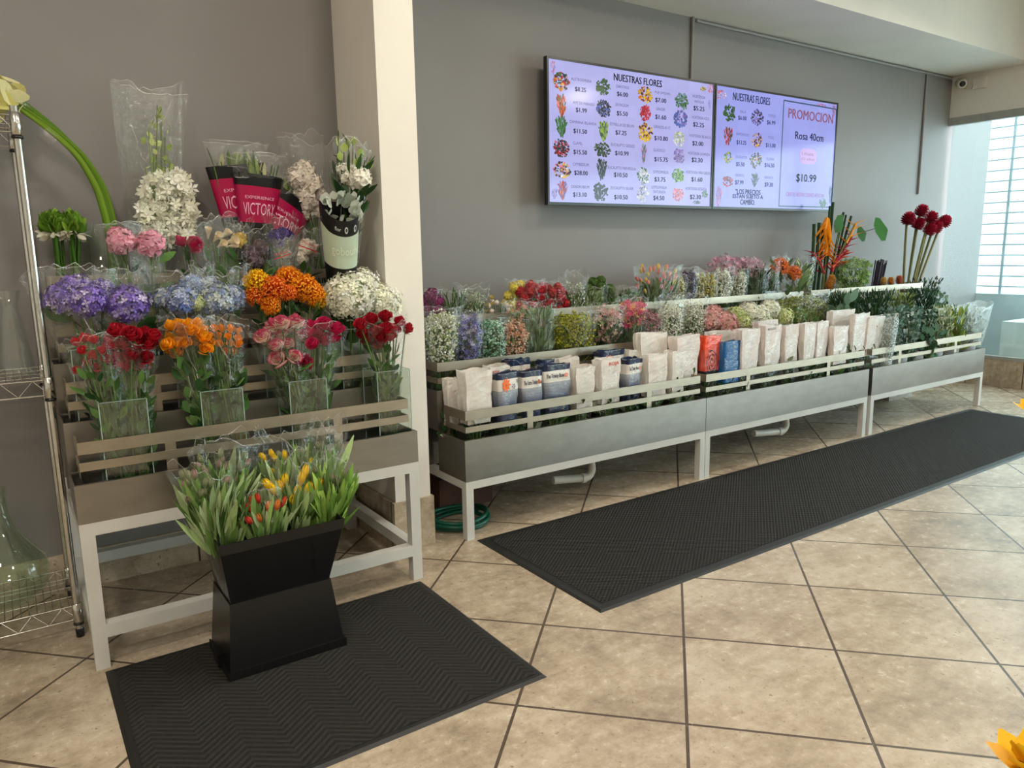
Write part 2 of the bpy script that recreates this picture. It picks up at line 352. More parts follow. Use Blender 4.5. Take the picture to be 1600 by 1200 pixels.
RX = [(1.772, 3.480), (3.484, 5.246), (5.296, 7.046)]
RL = ['low three-tier steel stand nearest the white column, holding blue and white wrapped bunches',
      'low three-tier steel stand mid-row, holding the orange and blue sleeves',
      'low three-tier steel stand nearest the window, full of dark foliage']
for (x0, x1), lb in zip(RX, RL):
    stand(lb, x0, x1, RT, .208, .27, 3.84, (.138, .046, .058, .028), .042, False, 'low steel stands along the back wall', .04)
# ---------------------------------------------------------------- flower shapes
R_ = np.random.RandomState
def aligned(D, rs, roll=True):
    D = np.asarray(D, float); D = D/(np.linalg.norm(D, axis=1)[:, None]+1e-9); k = len(D)
    ref = np.where(np.abs(D[:, 2:3]) < .9, [[0, 0, 1.]], [[1., 0, 0]]); X = np.cross(ref, D); X /= np.linalg.norm(X, axis=1)[:, None]; Yv = np.cross(D, X)
    a = rs.uniform(0, 2*np.pi, k)[:, None] if roll else np.zeros((k, 1))
    return np.stack([np.cos(a)*X+np.sin(a)*Yv, -np.sin(a)*X+np.cos(a)*Yv, D], -1)
def grid(nu, nv, fn):
    u, v = np.meshgrid(np.linspace(-1, 1, nu), np.linspace(0, 1, nv), indexing='ij')
    V = np.stack(fn(u, v), -1).reshape(-1, 3)
    F = [(i*nv+j, (i+1)*nv+j, (i+1)*nv+j+1, i*nv+j+1) for i in range(nu-1) for j in range(nv-1)]
    fv = np.array([(j+.5)/(nv-1) for i in range(nu-1) for j in range(nv-1)])
    return V, np.array(F), fv
def fib(n, zmin=-1.):
    i = np.arange(n)+.5; z = 1-(1-zmin)*i/n; r = np.sqrt(np.clip(1-z*z, 0, 1)); a = i*2.39996
    return np.stack([r*np.cos(a), r*np.sin(a), z], -1)
def mixc(a, b, t): a = np.asarray(a, float); b = np.asarray(b, float); t = np.asarray(t)[:, None]; return a*(1-t)+b*t
T_OCTA = (np.array([(1, 0, 0), (-1, 0, 0), (0, 1, 0), (0, -1, 0), (0, 0, 1), (0, 0, -1)], float), np.array([(0, 2, 4), (2, 1, 4), (1, 3, 4), (3, 0, 4), (2, 0, 5), (1, 2, 5), (3, 1, 5), (0, 3, 5)]))
def star(n, w, tip, cup):
    V = [(0, 0, 0)]; F = []
    for k in range(n):
        a = k*2*np.pi/n; b = len(V)
        V += [(tip*.6*np.cos(a-w), tip*.6*np.sin(a-w), cup*.5), (tip*np.cos(a), tip*np.sin(a), cup), (tip*.6*np.cos(a+w), tip*.6*np.sin(a+w), cup*.5)]
        F.append((0, b, b+1, b+2))
    return np.array(V, float), np.array(F)
T_FLORET = star(4, .55, 1., .15); T_STAR5 = star(5, .38, 1., .35); T_STAR6 = star(6, .3, 1., .6); T_ORCHID = star(5, .45, 1., .25)
def leaft(w, bend, n=5, fold=.12):
    t = np.linspace(0, 1, n); wd = w*np.sin(np.pi*np.clip(t*.92+.06, 0, 1))**.8
    V = []
    for i in range(n): V += [(-wd[i], bend*t[i]**2+fold*wd[i], t[i]), (0, bend*t[i]**2, t[i]), (wd[i], bend*t[i]**2+fold*wd[i], t[i])]
    F = [(3*i+k, 3*i+k+1, 3*i+k+4, 3*i+k+3) for i in range(n-1) for k in (0, 1)]
    return np.array(V, float), np.array(F)
T_LEAF = leaft(.22, .25); T_BROAD = leaft(.36, .2); T_BLADE = leaft(.07, .35); T_ROUND = leaft(.48, .1, 4); T_STRAP = leaft(.13, .2)

def rose_mesh(name, col, edge=None, seed=0, n=14, open_=.12, tall=1.5):
    rs = R_(seed); mb = MB(); edge = col if edge is None else edge
    for k in range(n):
        t = k/(n-1); a0 = k*2.4+rs.uniform(-.2, .2); R0 = .16+.62*t; w = 1.25-.35*t
        def fn(u, v):
            th = a0+u*w*(.5+.5*v**.5); r = R0*(.3+.7*np.sin(v*np.pi/2))*(1+open_*t*v**3); r = r*(1+.05*np.sin(9*u+k))
            return r*np.cos(th), r*np.sin(th), tall*v*(1-.3*t)-.16*u*u*v*(.4+t)-.25*t*v**4
        V, F, fv = grid(5, 5, fn); sh = rs.uniform(.9, 1.06)
        mb.add(V, F, np.clip(mixc(col, edge, np.clip(fv*2.6-1.6, 0, 1))*sh, 0, 255), 0, True)
    for k in range(5):
        a = k*1.257; mb.add([(0, 0, -.1), (.35*np.cos(a-.3), .35*np.sin(a-.3), .05), (.75*np.cos(a), .75*np.sin(a), .1), (.35*np.cos(a+.3), .35*np.sin(a+.3), .05)], [(0, 1, 2, 3)], (86, 112, 58))
    return mb.mesh(name, M_petal)
def ruffle_mesh(name, col, col2=None, seed=0, n=70, zmin=-.25, jag=.16, ps=.8):
    n = int(n*1.5)
    rs = R_(seed); mb = MB(); D = fib(n, zmin); D += rs.normal(0, .12, D.shape); col2 = col if col2 is None else col2
    M = aligned(D, rs); T = []
    V, F, fv = grid(5, 4, lambda u, v: (u*.46*ps*(.3+.7*v), (-.2+.62*v)*ps+.07*np.sin(u*5)*v, .72+.26*v-.22*v*v+jag*.6*np.sin(u*8)*v**2+.05*u*u))
    for i in range(n):
        sh = rs.uniform(.8, 1.06); c = mixc(col, col2, np.clip(fv*1.5-.5, 0, 1))*sh
        mb.add(V@M[i].T*rs.uniform(.85, 1.1), F, np.clip(c, 0, 255), 0, True)
    mb.lathe([(0, -.5), (.5, -.35), (.72, .1), (.3, .66), (0, .72)], 10, np.asarray(col)*.85)
    return mb.mesh(name, M_petal)
def mop_mesh(name, cols, seed=0, n=170, fl=.2, zmin=-.55, leaves=True):
    "hydrangea mophead: a dome of four-petalled florets"
    rs = R_(seed); mb = MB(); D = fib(n, zmin)+rs.normal(0, .05, (n, 3)); r = rs.uniform(.84, 1.06, n)[:, None]
    P = D*r*np.array([1, 1, .82]); c = np.array(cols)[rs.randint(0, len(cols), n)]*rs.uniform(.8, 1.07, (n, 1))
    mb.inst(T_FLORET, P, aligned(D+rs.normal(0, .16, D.shape), rs), rs.uniform(.95, 1.35, n)*fl, np.clip(c, 0, 255))
    mb.lathe([(0, .72), (.48, .62), (.8, .1), (.74, -.3), (0, -.48)], 12, np.asarray(cols[0])*.5+np.array([48, 62, 30.]))
    return mb.mesh(name, M_petal)
def pin_mesh(name, core, tip, seed=0, n=260):
    rs = R_(seed); mb = MB(); D = fib(n, -.35)+rs.normal(0, .06, (n, 3)); D /= np.linalg.norm(D, axis=1)[:, None]
    mb.lathe([(0, .5), (.3, .42), (.5, .1), (.4, -.3), (0, -.5)], 12, np.asarray(core)*.85)
    h = [0, .5, .85, 1.0]; z = [.3, .72, .95, .92]; y = [0, .02, -.07, -.2]; w = [.035, .03, .026, .04]
    V = []; F = []
    for i in range(4): V += [(-w[i], y[i], z[i]), (w[i], y[i], z[i])]
    for i in range(3): F.append((2*i, 2*i+1, 2*i+3, 2*i+2))
    b = len(V)
    for i in range(4): V += [(0, y[i]-w[i], z[i]), (0, y[i]+w[i], z[i])]
    for i in range(3): F.append((b+2*i, b+2*i+1, b+2*i+3, b+2*i+2))
    M = aligned(D, rs); c = np.stack([mixc(core, tip, np.array([.15, .6, 1, .15, .6, 1]))]*n)*rs.uniform(.88, 1.08, (n, 1, 1))
    mb.inst((np.array(V), np.array(F)), np.zeros((n, 3)), M, rs.uniform(.92, 1.1, n), np.clip(c, 0, 255))
    return mb.mesh(name, M_petal)
def tulip_mesh(name, col, col2, seed=0, n=6):
    rs = R_(seed); mb = MB()
    for k in range(n):
        a0 = k*2*np.pi/n*1.0+rs.uniform(-.1, .1); o = .04*(k % 2)
        V, F, fv = grid(4, 6, lambda u, v: ((o+.48*np.sin(np.pi*np.clip(v*.8+.08, 0, 1))**.8)*np.cos(a0+u*.75*(1-.75*v**2)), (o+.48*np.sin(np.pi*np.clip(v*.8+.08, 0, 1))**.8)*np.sin(a0+u*.75*(1-.75*v**2)), 2*v-.1*u*u*v))
        mb.add(V, F, np.clip(mixc(col2, col, np.clip(fv*1.6-.1, 0, 1))*rs.uniform(.92, 1.06), 0, 255), 0, True)
    return mb.mesh(name, M_petal)
def calla_mesh(name, col, edge):
    mb = MB()
    V, F, fv = grid(13, 6, lambda u, v: ((.1+.5*v**1.6)*np.cos(u*3.3)*(1+.1*u), (.1+.5*v**1.6)*np.sin(u*3.3), 1.7*v+.45*v*v*np.cos(u*1.2)))
    mb.add(V, F, mixc(col, edge, np.clip(fv*2-1.1, 0, 1)), 0, True); mb.tube([(0, 0, .3), (0, 0, 1.35)], .07, 6, (226, 190, 60))
    return mb.mesh(name, M_petal)
def cone_mesh(name, col, col2, seed=0, n=120, tall=2.2):
    "torch or beehive ginger: overlapping waxy scales on an egg-shaped core"
    rs = R_(seed); mb = MB(); i = np.arange(n); t = (i+.5)/n; r = .62*np.sin(np.pi*(.12+.8*t))**.7; a = i*2.39996
    P = np.stack([r*np.cos(a), r*np.sin(a), t*tall], -1); D = np.stack([np.cos(a), np.sin(a), .25+1.6*t**2], -1)
    mb.lathe([(.05, -.1), (.45, .15*tall), (.55, .5*tall), (.3, .9*tall), (0, tall)], 10, np.asarray(col)*.7)
    V, F, fv = grid(3, 4, lambda u, v: (u*.28*(1-.6*v**2), .08*u*u-.06*v, .52*v))
    M = aligned(D, rs, False); c = np.stack([mixc(col, col2, fv)]*n)*rs.uniform(.85, 1.1, (n, 1, 1))
    mb.inst((V, F), P, M, 1., np.clip(c, 0, 255), 0, True)
    return mb.mesh(name, M_petal)

# ---------------------------------------------------------------- bunch builders
def sleeve(mb, c0, c1, r0, r1, n=34, m=9, ragged=.25, wr=.06, seed=0, flare=1.25, col=(240, 244, 242), belly=0.):
    q0 = r0 if isinstance(r0, tuple) else (r0, r0); rs = R_(seed); c0 = np.asarray(c0, float); c1 = np.asarray(c1, float); a = np.arange(n)*2*np.pi/n
    ph = rs.uniform(0, 6.28, 4); wav = sum(np.sin(a*k+ph[i])/(1.5+i) for i, k in enumerate((3, 5, 8, 13)))*wr
    H = np.linalg.norm(c1-c0); top = ragged*.5*np.abs(np.sin(a+ph[0]))**1.5+rs.uniform(0, ragged*.35, n)
    V = []
    for j in range(m):
        v = j/(m-1); f = v**flare; rx = q0[0]*(1-f)+r1[0]*f+belly*np.sin(v*np.pi); ry = q0[1]*(1-f)+r1[1]*f+belly*np.sin(v*np.pi)
        k = 1+wav*(.3+v)+rs.normal(0, wr*.22, n); c = c0+(c1-c0)*v
        V.append(np.stack([c[0]+rx*k*np.cos(a), c[1]+ry*k*np.sin(a), c[2]+top*H*max(0, v-.35)/.65*.6+rs.normal(0, .003, n)], -1))
    F = [(i*n+k, i*n+(k+1) % n, (i+1)*n+(k+1) % n, (i+1)*n+k) for i in range(m-1) for k in range(n)]
    mb.add(np.vstack(V), F, col); crease_glints(mb, np.array(V), rs)
def crease_glints(mb, G, rs, cnt=None, wd=.0016):
    "random whitened crease strips and a pale cut edge, painted in as glints"
    m, n = G.shape[:2]; size = np.linalg.norm(np.ptp(G.reshape(-1, 3), axis=0)); cnt = cnt or int(16+30*size)
    cen = G.mean(1)
    for q in range(cnt+n):
        if q < cnt:
            L = rs.randint(2, 5); j = rs.randint(max(0, m//3-1), m-1); k = rs.uniform(0, n); dj = rs.choice([-1., 1.])*rs.uniform(.3, 1.); dk = rs.normal(0, .9); w = wd*rs.uniform(.5, 1.5)
            idx = [(np.clip(j+dj*s, 0, m-1.001), (k+dk*s+rs.normal(0, .15)) % n) for s in np.linspace(0, L*.6, L+2)]
        else: idx = [(m-1.001, (q-cnt)*1.), (m-1.001, (q-cnt+1.) % n)]; w = wd*.8
        P = []
        for a, b in idx:
            i0, k0 = int(a), int(b) % n; fa, fb = a-i0, b-int(b); k1 = (k0+1) % n
            p = (G[i0, k0]*(1-fb)+G[i0, k1]*fb)*(1-fa)+(G[i0+1, k0]*(1-fb)+G[i0+1, k1]*fb)*fa; o = p-cen[i0]; o[2] = 0; P.append(p+o/(np.linalg.norm(o)+1e-6)*.0015)
        P = np.array(P); T = np.gradient(P, axis=0); O = P-cen[min(m-1, int(idx[0][0]))]; O[:, 2] = 0; S = np.cross(T, O); S /= np.linalg.norm(S, axis=1)[:, None]+1e-9
        tp = w*np.sin(np.linspace(.25, np.pi-.25, len(P)))[:, None] if q < cnt else w
        mb.add(np.vstack([P-S*tp, P+S*tp]), [(s, s+1, len(P)+s+1, len(P)+s) for s in range(len(P)-1)], (245, 246, 246), 1)
def stems(mb, base, P, r=.0028, col=(92, 122, 62), spread=.018, seed=0, n=5, bow=.25, drop=0.):
    rs = R_(seed); base = np.asarray(base, float)
    for p in np.asarray(P, float):
        b = base+np.array([*rs.normal(0, spread, 2), 0]); q = np.array([p[0], p[1], p[2]-drop]); d = q-b
        mid = b+d*.55-np.array([d[0]*bow*.5, d[1]*bow*.5, 0])
        t = np.linspace(0, 1, 6)[:, None]; pts = (1-t)**2*b+2*t*(1-t)*mid+t*t*q
        mb.tube(pts, r, n, np.asarray(col)*rs.uniform(.85, 1.12))
def leafset(mb, n, base, top, rad, T, size, cols, seed=0, up=.8, zr=(.15, .9), spread=1.):
    rs = R_(seed); base = np.asarray(base, float); top = np.asarray(top, float); t = rs.uniform(*zr, n)[:, None]; a = rs.uniform(0, 6.283, n)
    rad = np.broadcast_to(np.asarray(rad, float), (2,)); q = np.sqrt(rs.uniform(.05, 1, n))*(.35+.65*t[:, 0])
    o = np.stack([np.cos(a)*q*rad[0], np.sin(a)*q*rad[1], np.zeros(n)], -1); P = base+(top-base)*t+o
    D = o/(np.linalg.norm(o, axis=1)[:, None]+1e-6)*rs.uniform(.2, 1, (n, 1))*spread+np.array([0, 0, up])+rs.normal(0, .2, (n, 3))
    c = np.array(cols)[rs.randint(0, len(cols), n)]*rs.uniform(.8, 1.15, (n, 1))
    mb.inst(T, P, aligned(D, rs), rs.uniform(.7, 1.25, n)*size, np.clip(c, 0, 255), 0, True)
def cloud(mb, P, size, cols, seed=0, T=None):
    rs = R_(seed); n = len(P); c = np.array(cols, float)[rs.randint(0, len(cols), n)]*rs.uniform(.88, 1.08, (n, 1))
    mb.inst(T or T_OCTA, P, aligned(rs.normal(0, 1, (n, 3))+(np.array([-.4, -.9, .9]) if T is not None else 0), rs), rs.uniform(.7, 1.3, n)*size, np.clip(c, 0, 255))
GREEN = [(70, 104, 50), (88, 122, 62), (58, 90, 46), (104, 134, 76)]
def heads(root, base, P, meshes, size, name, seed=0, face=(-.35, -.75, .75), out=.6):
    rs = R_(seed); P = np.asarray(P, float); c = P.mean(0)
    M = aligned((P-c)/(np.abs(P-c).max()+1e-6)*out+np.array(face)+rs.normal(0, .12, P.shape), rs)
    for i, p in enumerate(P):
        s = size[i] if np.ndim(size) else size*rs.uniform(.88, 1.1); m = Matrix(M[i].tolist()).to_4x4()
        link(name, meshes[i % len(meshes)] if isinstance(meshes, list) else meshes, root, mat=Matrix.Translation(Vector((p-base).tolist()))@m@Matrix.Scale(float(s), 4))
def pts(px, Y, seed=0, jy=.03):
    rs = R_(seed); return np.array([at(x, y, Y+rs.uniform(-jy, jy)) for x, y in px])
def foot(px, Y, z, py=500):
    p = at(px, py, Y); return np.array([p[0], Y, z])
def posy(label, cat, name, base, P, meshes, size, hname, seed=0, film=None, leaf=None, group=None, stem=(.0028, (92, 122, 62)), spread=.018, face=(-.3, -.62, .95), filmmat=None, drop=0., bow=.25):
    "a bunch: stems, leaves, every flower head, and its clear wrapper"
    base = np.asarray(base, float); P = np.asarray(P, float); t = thing(name, label, cat, base.tolist(), 0, group)
    mb = MB(); stems(mb, (0, 0, 0), P-base, stem[0], stem[1], spread, seed, drop=drop, bow=bow); mb.build('stems', M_leaf, t)
    if leaf:
        mb = MB(); n, T, s, cols = leaf[:4]; top = P.mean(0)-base; rad = leaf[4] if len(leaf) > 4 else (np.ptp(P[:, 0])/2+.01, .05); zr = leaf[5] if len(leaf) > 5 else (.2, .92); kw = leaf[6] if len(leaf) > 6 else {}
        leafset(mb, n, (0, 0, .0), top, rad, T, s, cols, seed+1, zr=zr, **kw); mb.build('leaves', M_leaf, t)
    heads(t, base, P, meshes, size, hname, seed, face)
    if film:
        mb = MB(); c1 = np.asarray(film[0], float)-base; sleeve(mb, (0, 0, .01), c1, film[1], film[2], seed=seed+3, **(film[3] if len(film) > 3 else {})); mb.build('wrapper', filmmat or M_film, t)
    return t
# text as flat outlines
_tc = {}
def text_geo(s):
    if s not in _tc:
        cu = bpy.data.curves.new('lettering', 'FONT'); cu.body = s; cu.align_x = 'CENTER'; cu.align_y = 'CENTER'; cu.resolution_u = 2
        o = bpy.data.objects.new('lettering', cu); me = o.to_mesh()
        V = np.array([v.co[:] for v in me.vertices]); me.calc_loop_triangles(); F = np.array([t.vertices[:] for t in me.loop_triangles]); o.to_mesh_clear()
        bpy.data.objects.remove(o); bpy.data.curves.remove(cu); mn, mx = V.min(0), V.max(0); V = (V-(mn+mx)/2)/(mx-mn+1e-9)
        _tc[s] = (V[:, :2], F)
    return _tc[s]
# ---------------------------------------------------------------- two wall screens
m, nt, N, L, b = newmat('screen_light'); a = nd(nt, 'ShaderNodeAttribute'); a.attribute_name = 'Col'; b.inputs['Base Color'].default_value = (.01, .01, .01, 1)
L.new(a.outputs['Color'], b.inputs['Emission Color']); b.inputs['Emission Strength'].default_value = .86; b.inputs['Roughness'].default_value = .12; b.inputs['Specular IOR Level'].default_value = .4
M_screen = m
YS = 3.90
SZ0, SZ1 = at(855.7, 321.5, YS)[2]*.5+at(1111, 325, YS)[2]*.5, at(1118, 130, YS)[2]
def screen(label, x0, x1, z0, z1, bgcol):
    t = thing('wall_screen', label, 'screen', ((x0+x1)/2, YS, z0), 0, 'pair of wall screens'); o = np.array([(x0+x1)/2, YS, z0])
    mb = MB(); w, h = (x1-x0)/2, z1-z0; bz = .014
    mb.box((-w, .004, 0), (w, .03, h)); mb.box((-w*.75, .03, h*.12), (w*.75, .055, h*.75)); mb.box((-.22, .055, h*.3), (.22, YR-YS, h*.65)); mb.build('housing', M_black, t)
    mb = MB(); mb.box((-w, -.006, 0), (w, .004, bz*1.3)); mb.box((-w, -.006, h-bz), (w, .004, h)); mb.box((-w, -.006, bz*1.3), (-w+bz, .004, h-bz)); mb.box((w-bz, -.006, bz*1.3), (w, .004, h-bz)); mb.build('bezel', M_black, t)
    sb = MB(); g = 12; ii, jj = np.meshgrid(np.arange(g+1), np.arange(g+1), indexing='ij')
    V = np.stack([-w+bz+(2*w-2*bz)*ii/g, np.zeros_like(ii), bz+(h-2*bz)*jj/g], -1).reshape(-1, 3)
    F = [(i*(g+1)+j, (i+1)*(g+1)+j, (i+1)*(g+1)+j+1, i*(g+1)+j+1) for i in range(g) for j in range(g)]
    sb.add(V, F, np.clip(np.asarray(bgcol)*R_(3).uniform(.985, 1.015, (g*g, 1)), 0, 255))
    def flat(V2, F, col, c, k=None):
        V = np.c_[V2[:, 0]+c[0]-o[0], np.full(len(V2), -.0018 if k is None else -.0005-.000007*k), V2[:, 1]+c[2]-o[2]]; sb.add(V, F, col)
    def word(s, px, py, wpx, hpx, col=(44, 44, 92), bold=0.0):
        c = at(px, py, YS); l = at(px-wpx/2, py, YS)[0]; r = at(px+wpx/2, py, YS)[0]; hh = at(px, py-hpx/2, YS)[2]-at(px, py+hpx/2, YS)[2]
        V, F = text_geo(s); flat(V*np.array([r-l, hh]), F, col, c)
        if bold: flat(V*np.array([r-l, hh])+np.array([bold, 0]), F, col, c)
    def pic(px, py, rx, ry, cols, seed, n=42, shape='round', leaf=.3):
        n = int(n*2.4)
        c = at(px, py, YS); Rx = at(px+rx, py, YS)[0]-c[0]; Rz = c[2]-at(px, py+ry, YS)[2]; rs = R_(seed)
        for k in range(n):
            a_, q = rs.uniform(0, 6.283), np.sqrt(rs.uniform(0, .85)); x, z = np.cos(a_)*q, np.sin(a_)*q
            if shape == 'fan': x *= .35+.65*(z+1)/2
            s = rs.uniform(.09, .2); e = rs.uniform(.4, 1.); th = rs.uniform(0, 3.14) if shape != 'fan' else np.pi/2-x*.8+rs.normal(0, .2)
            if shape == 'fan': s, e = s*1.5, .3
            k6 = np.arange(7)*2*np.pi/7; E = np.stack([np.cos(k6)*s, np.sin(k6)*s*e], -1)@np.array([[np.cos(th), np.sin(th)], [-np.sin(th), np.cos(th)]])
            flat((E+np.array([x, z]))*np.array([Rx, Rz]), [(0, i, i+1) for i in range(1, 6)], np.array(cols[rs.randint(len(cols))])*rs.uniform(.75, 1.1), c, k)
    def ring(pts2, col, wd):
        P = [at(x, y, YS) for x, y in pts2]
        for p, q in zip(P, P[1:]+P[:1]):
            d = np.array([q[0]-p[0], q[2]-p[2]]); d /= np.linalg.norm(d); nn = np.array([-d[1], d[0]])*wd/2
            A = np.array([p[0]-o[0], p[2]-o[2]]); B = np.array([q[0]-o[0], q[2]-o[2]])
            V2 = np.array([A-nn, B-nn, B+nn, A+nn]); sb.add(np.c_[V2[:, 0], np.full(4, -.0014), V2[:, 1]], [(0, 1, 2, 3)], col)
    return t, sb, word, pic, ring
INK = (48, 48, 84)
t, sb, word, pic, ring = screen('menu screen with four columns of flower pictures and prices', at(854.5, 205, YS)[0], at(1114.3, 230, YS)[0]-.004, SZ0, SZ1, (186, 186, 247))
A = lambda cx, cy: (840+cx/5.714, 80+cy/5.714)
B = lambda cx, cy: (840+cx/5.714, 180+cy/5.714)
word('NUESTRAS FLORES', *A(897, 262), 75, 11, (28, 28, 50), .004)
gr, dk, re, ye, pu, wh, pk, bl, og = (60, 110, 50), (40, 50, 55), (190, 30, 50), (235, 190, 50), (140, 120, 190), (225, 228, 230), (225, 120, 150), (90, 110, 190), (235, 110, 40)
br = (110, 50, 50)
for (f, nx, ny, nm, wx, qx, qy, pr) in [(A, 390, 258, 'ALSTROEMERIA', 32, 380, 345, '$8.25'), (A, 412, 468, 'AVE DE PARAISO', 34, 388, 530, '$1.99'), (A, 405, 640, 'CAMPANA IRLANDA', 42, 378, 718, '$11.50'), (A, 357, 822, 'CLAVEL', 15, 378, 905, '$15.50'), (A, 385, 1012, 'CYMBIDIUM', 25, 385, 1090, '$28.00'), (B, 380, 640, 'DENDROBIUM', 28, 375, 712, '$13.10'),
    (A, 757, 320, 'DIANTHUS', 20, 755, 388, '$6.00'), (A, 753, 483, 'ERYNGIUM', 20, 753, 560, '$5.50'), (A, 753, 660, 'ESTRELLA DE BELEN', 38, 742, 732, '$7.25'), (A, 762, 842, 'EUCALIPTO SEEDED', 37, 750, 915, '$10.99'), (A, 753, 1045, 'EUCALIPTO PARVIFOLIA', 44, 740, 1108, '$10.50'), (B, 755, 652, 'EUCALIPTO SILVER', 35, 742, 735, '$10.50'),
    (A, 1115, 377, 'FUJI (SPIDER)', 24, 1097, 442, '$7.00'), (A, 1097, 518, 'GINGER', 14, 1097, 592, '$1.60'), (A, 1110, 680, 'GIRASOLAS IT', 26, 1100, 782, '$10.80'), (A, 1085, 885, 'GLADIOLO', 18, 1100, 970, '$15.75'), (A, 1100, 1080, 'GYPSOPHILIA', 24, 1090, 1148, '$3.75'), (B, 1085, 645, 'GYPSOPHILIA', 24, 1080, 742, '$4.50'), (B, 1085, 685, 'TINTURADA', 20, 0, 0, ''),
    (A, 1440, 408, 'HORTENSIA', 20, 1438, 515, '$5.25'), (A, 1440, 455, 'ANTIQUE', 15, 0, 0, ''), (A, 1455, 597, 'HORTENSIA AZUL', 27, 1435, 660, '$2.25'), (A, 1450, 762, 'HORTENSIA BLANCA', 33, 1428, 828, '$2.00'), (A, 1440, 917, 'HORTENSIA LAVANDA', 34, 1422, 975, '$2.30'), (A, 1432, 1085, 'HORTENSIA MINI GREEN', 38, 1420, 1148, '$1.60'), (B, 1415, 658, 'HORTENSIA ROSADA', 33, 1407, 733, '$2.30')]:
    word(nm, *f(nx, ny), wx, 4.6, (86, 84, 130))
    if pr: word(pr, *f(qx, qy), 17 if len(pr) == 5 else 21, 8, INK, .003)
k = 0
for f, cx, cy, rx, ry, cols, sh in [(A, 212, 272, 13, 16, (og, ye, br, gr, dk, re), 'r'), (A, 215, 480, 12, 17, (og, re, gr, og), 'fan'), (A, 212, 675, 12, 17, (gr, (80, 140, 90)), 'fan'), (A, 210, 865, 13, 15, (re, dk, br, pk, dk), 'r'), (A, 220, 1062, 14, 14, (ye, br, wh, pk, dk), 'r'), (B, 222, 670, 11, 14, (bl, og, re, pu), 'fan'),
    (A, 587, 322, 12, 13, (gr, (50, 90, 40)), 'r'), (A, 592, 510, 12, 15, (dk, bl, dk), 'r'), (A, 588, 710, 11, 16, (gr, (150, 180, 70)), 'fan'), (A, 578, 880, 13, 12, (dk, gr, (40, 60, 40)), 'r'), (A, 572, 1055, 11, 16, (dk, (50, 80, 70)), 'fan'), (B, 562, 685, 12, 16, (dk, (60, 80, 80)), 'r'),
    (A, 962, 390, 12, 13, (ye, br, ye, og), 'r'), (A, 962, 552, 9, 14, (re, (215, 40, 70)), 'r'), (A, 962, 725, 12, 15, (ye, ye, br), 'r'), (A, 947, 915, 6, 15, (pu, pk, gr), 'fan'), (A, 947, 1110, 10, 14, (wh, wh, gr), 'r'), (B, 942, 705, 10, 14, (wh, pu, wh, (170, 180, 210)), 'r'),
    (A, 1287, 447, 11, 14, ((90, 140, 120), gr, (120, 150, 150)), 'r'), (A, 1275, 605, 11, 14, (bl, pu, bl), 'r'), (A, 1263, 785, 9, 12, (wh, (190, 205, 160), wh), 'r'), (A, 1262, 935, 10, 12, (pu, (180, 165, 225)), 'r'), (A, 1255, 1110, 10, 12, (gr, (150, 200, 70)), 'r'), (B, 1255, 705, 9, 11, (pk, (240, 160, 180)), 'r'),
    (A, 1478, 340, 5, 5, (gr, ye), 'r'), (B, 1492, 705, 5, 6, (gr, (110, 160, 80)), 'r'), (B, 1420, 778, 6, 3, (dk, gr), 'r'), (A, 135, 150, 5, 11, (pk, pu, (205, 190, 240)), 'fan'), (A, 1545, 330, 5, 8, (pk, (215, 190, 235)), 'r'), (B, 150, 700, 7, 8, ((190, 170, 235), pu), 'fan'), (A, 1535, 480, 3, 8, ((170, 170, 235),), 'fan')]:
    k += 1; pic(*f(cx, cy), rx, ry, cols, k, 26 if rx < 8 else 44, sh)
sb.build('display', M_screen, t)

t, sb, word, pic, ring = screen('menu screen with framed promotion price beside two flower columns', at(1114.3, 230, YS)[0]+.004, at(1304.5, 245, YS)[0], SZ0, SZ1, (166, 172, 250))
G = lambda cx, cy: (1100+cx/5.714, 120+cy/5.714)
word('NUESTRAS FLORES', *G(425, 198), 58, 12, (44, 58, 100), .004)
for nx, ny, nm, wx, qx, qy, pr in [(348, 312, 'BALA', 9, 340, 372, '$6.00'), (605, 350, 'STATICE', 11, 597, 412, '$6.99'), (343, 515, 'SNAPDRAGON', 20, 332, 590, '$13.25'), (597, 543, 'STOCK', 9, 593, 615, '$11.00'), (333, 718, 'SOLIDASTER', 18, 322, 783, '$5.50'), (590, 735, 'TULIPAN', 12, 583, 793, '$16.50'), (317, 880, 'TREMATO', 14, 313, 945, '$7.99'), (578, 900, 'VERONICA', 14, 577, 965, '$9.30')]:
    word(nm, *G(nx, ny), wx, 4.2, (96, 98, 160)); word(pr, *G(qx, qy), 13 if len(pr) == 5 else 15, 7.5, (62, 68, 130), .003)
for i, (cx, cy, rx, ry, cols, sh) in enumerate([(228, 325, 10, 14, (gr, (50, 90, 50)), 'r'), (475, 365, 10, 13, ((80, 70, 150), pu, dk), 'r'), (215, 535, 10, 14, (br, pk, gr, re), 'fan'), (470, 565, 9, 12, (pu, (200, 170, 180), ye, br), 'r'), (210, 720, 7, 10, (gr, ye, (150, 190, 60)), 'r'), (462, 748, 10, 13, (gr, br, (210, 180, 130), dk), 'r'), (210, 935, 9, 9, (re, (200, 40, 120), br), 'r'), (455, 920, 8, 11, ((40, 80, 70), dk, (50, 100, 80)), 'fan'), (150, 160, 9, 8, ((190, 150, 220), pk, wh), 'r'), (130, 1070, 7, 16, ((150, 120, 200), (200, 170, 230), pk), 'fan'), (1060, 1130, 8, 8, (gr, (90, 150, 120)), 'fan'), (1130, 1050, 4, 14, ((70, 130, 120), bl, pu), 'fan'), (1160, 300, 5, 9, ((210, 150, 200), pu), 'fan'), (1050, 255, 7, 3, (pk, pu), 'r')]):
    pic(*G(cx, cy), rx, ry, cols, 60+i, 30, sh)
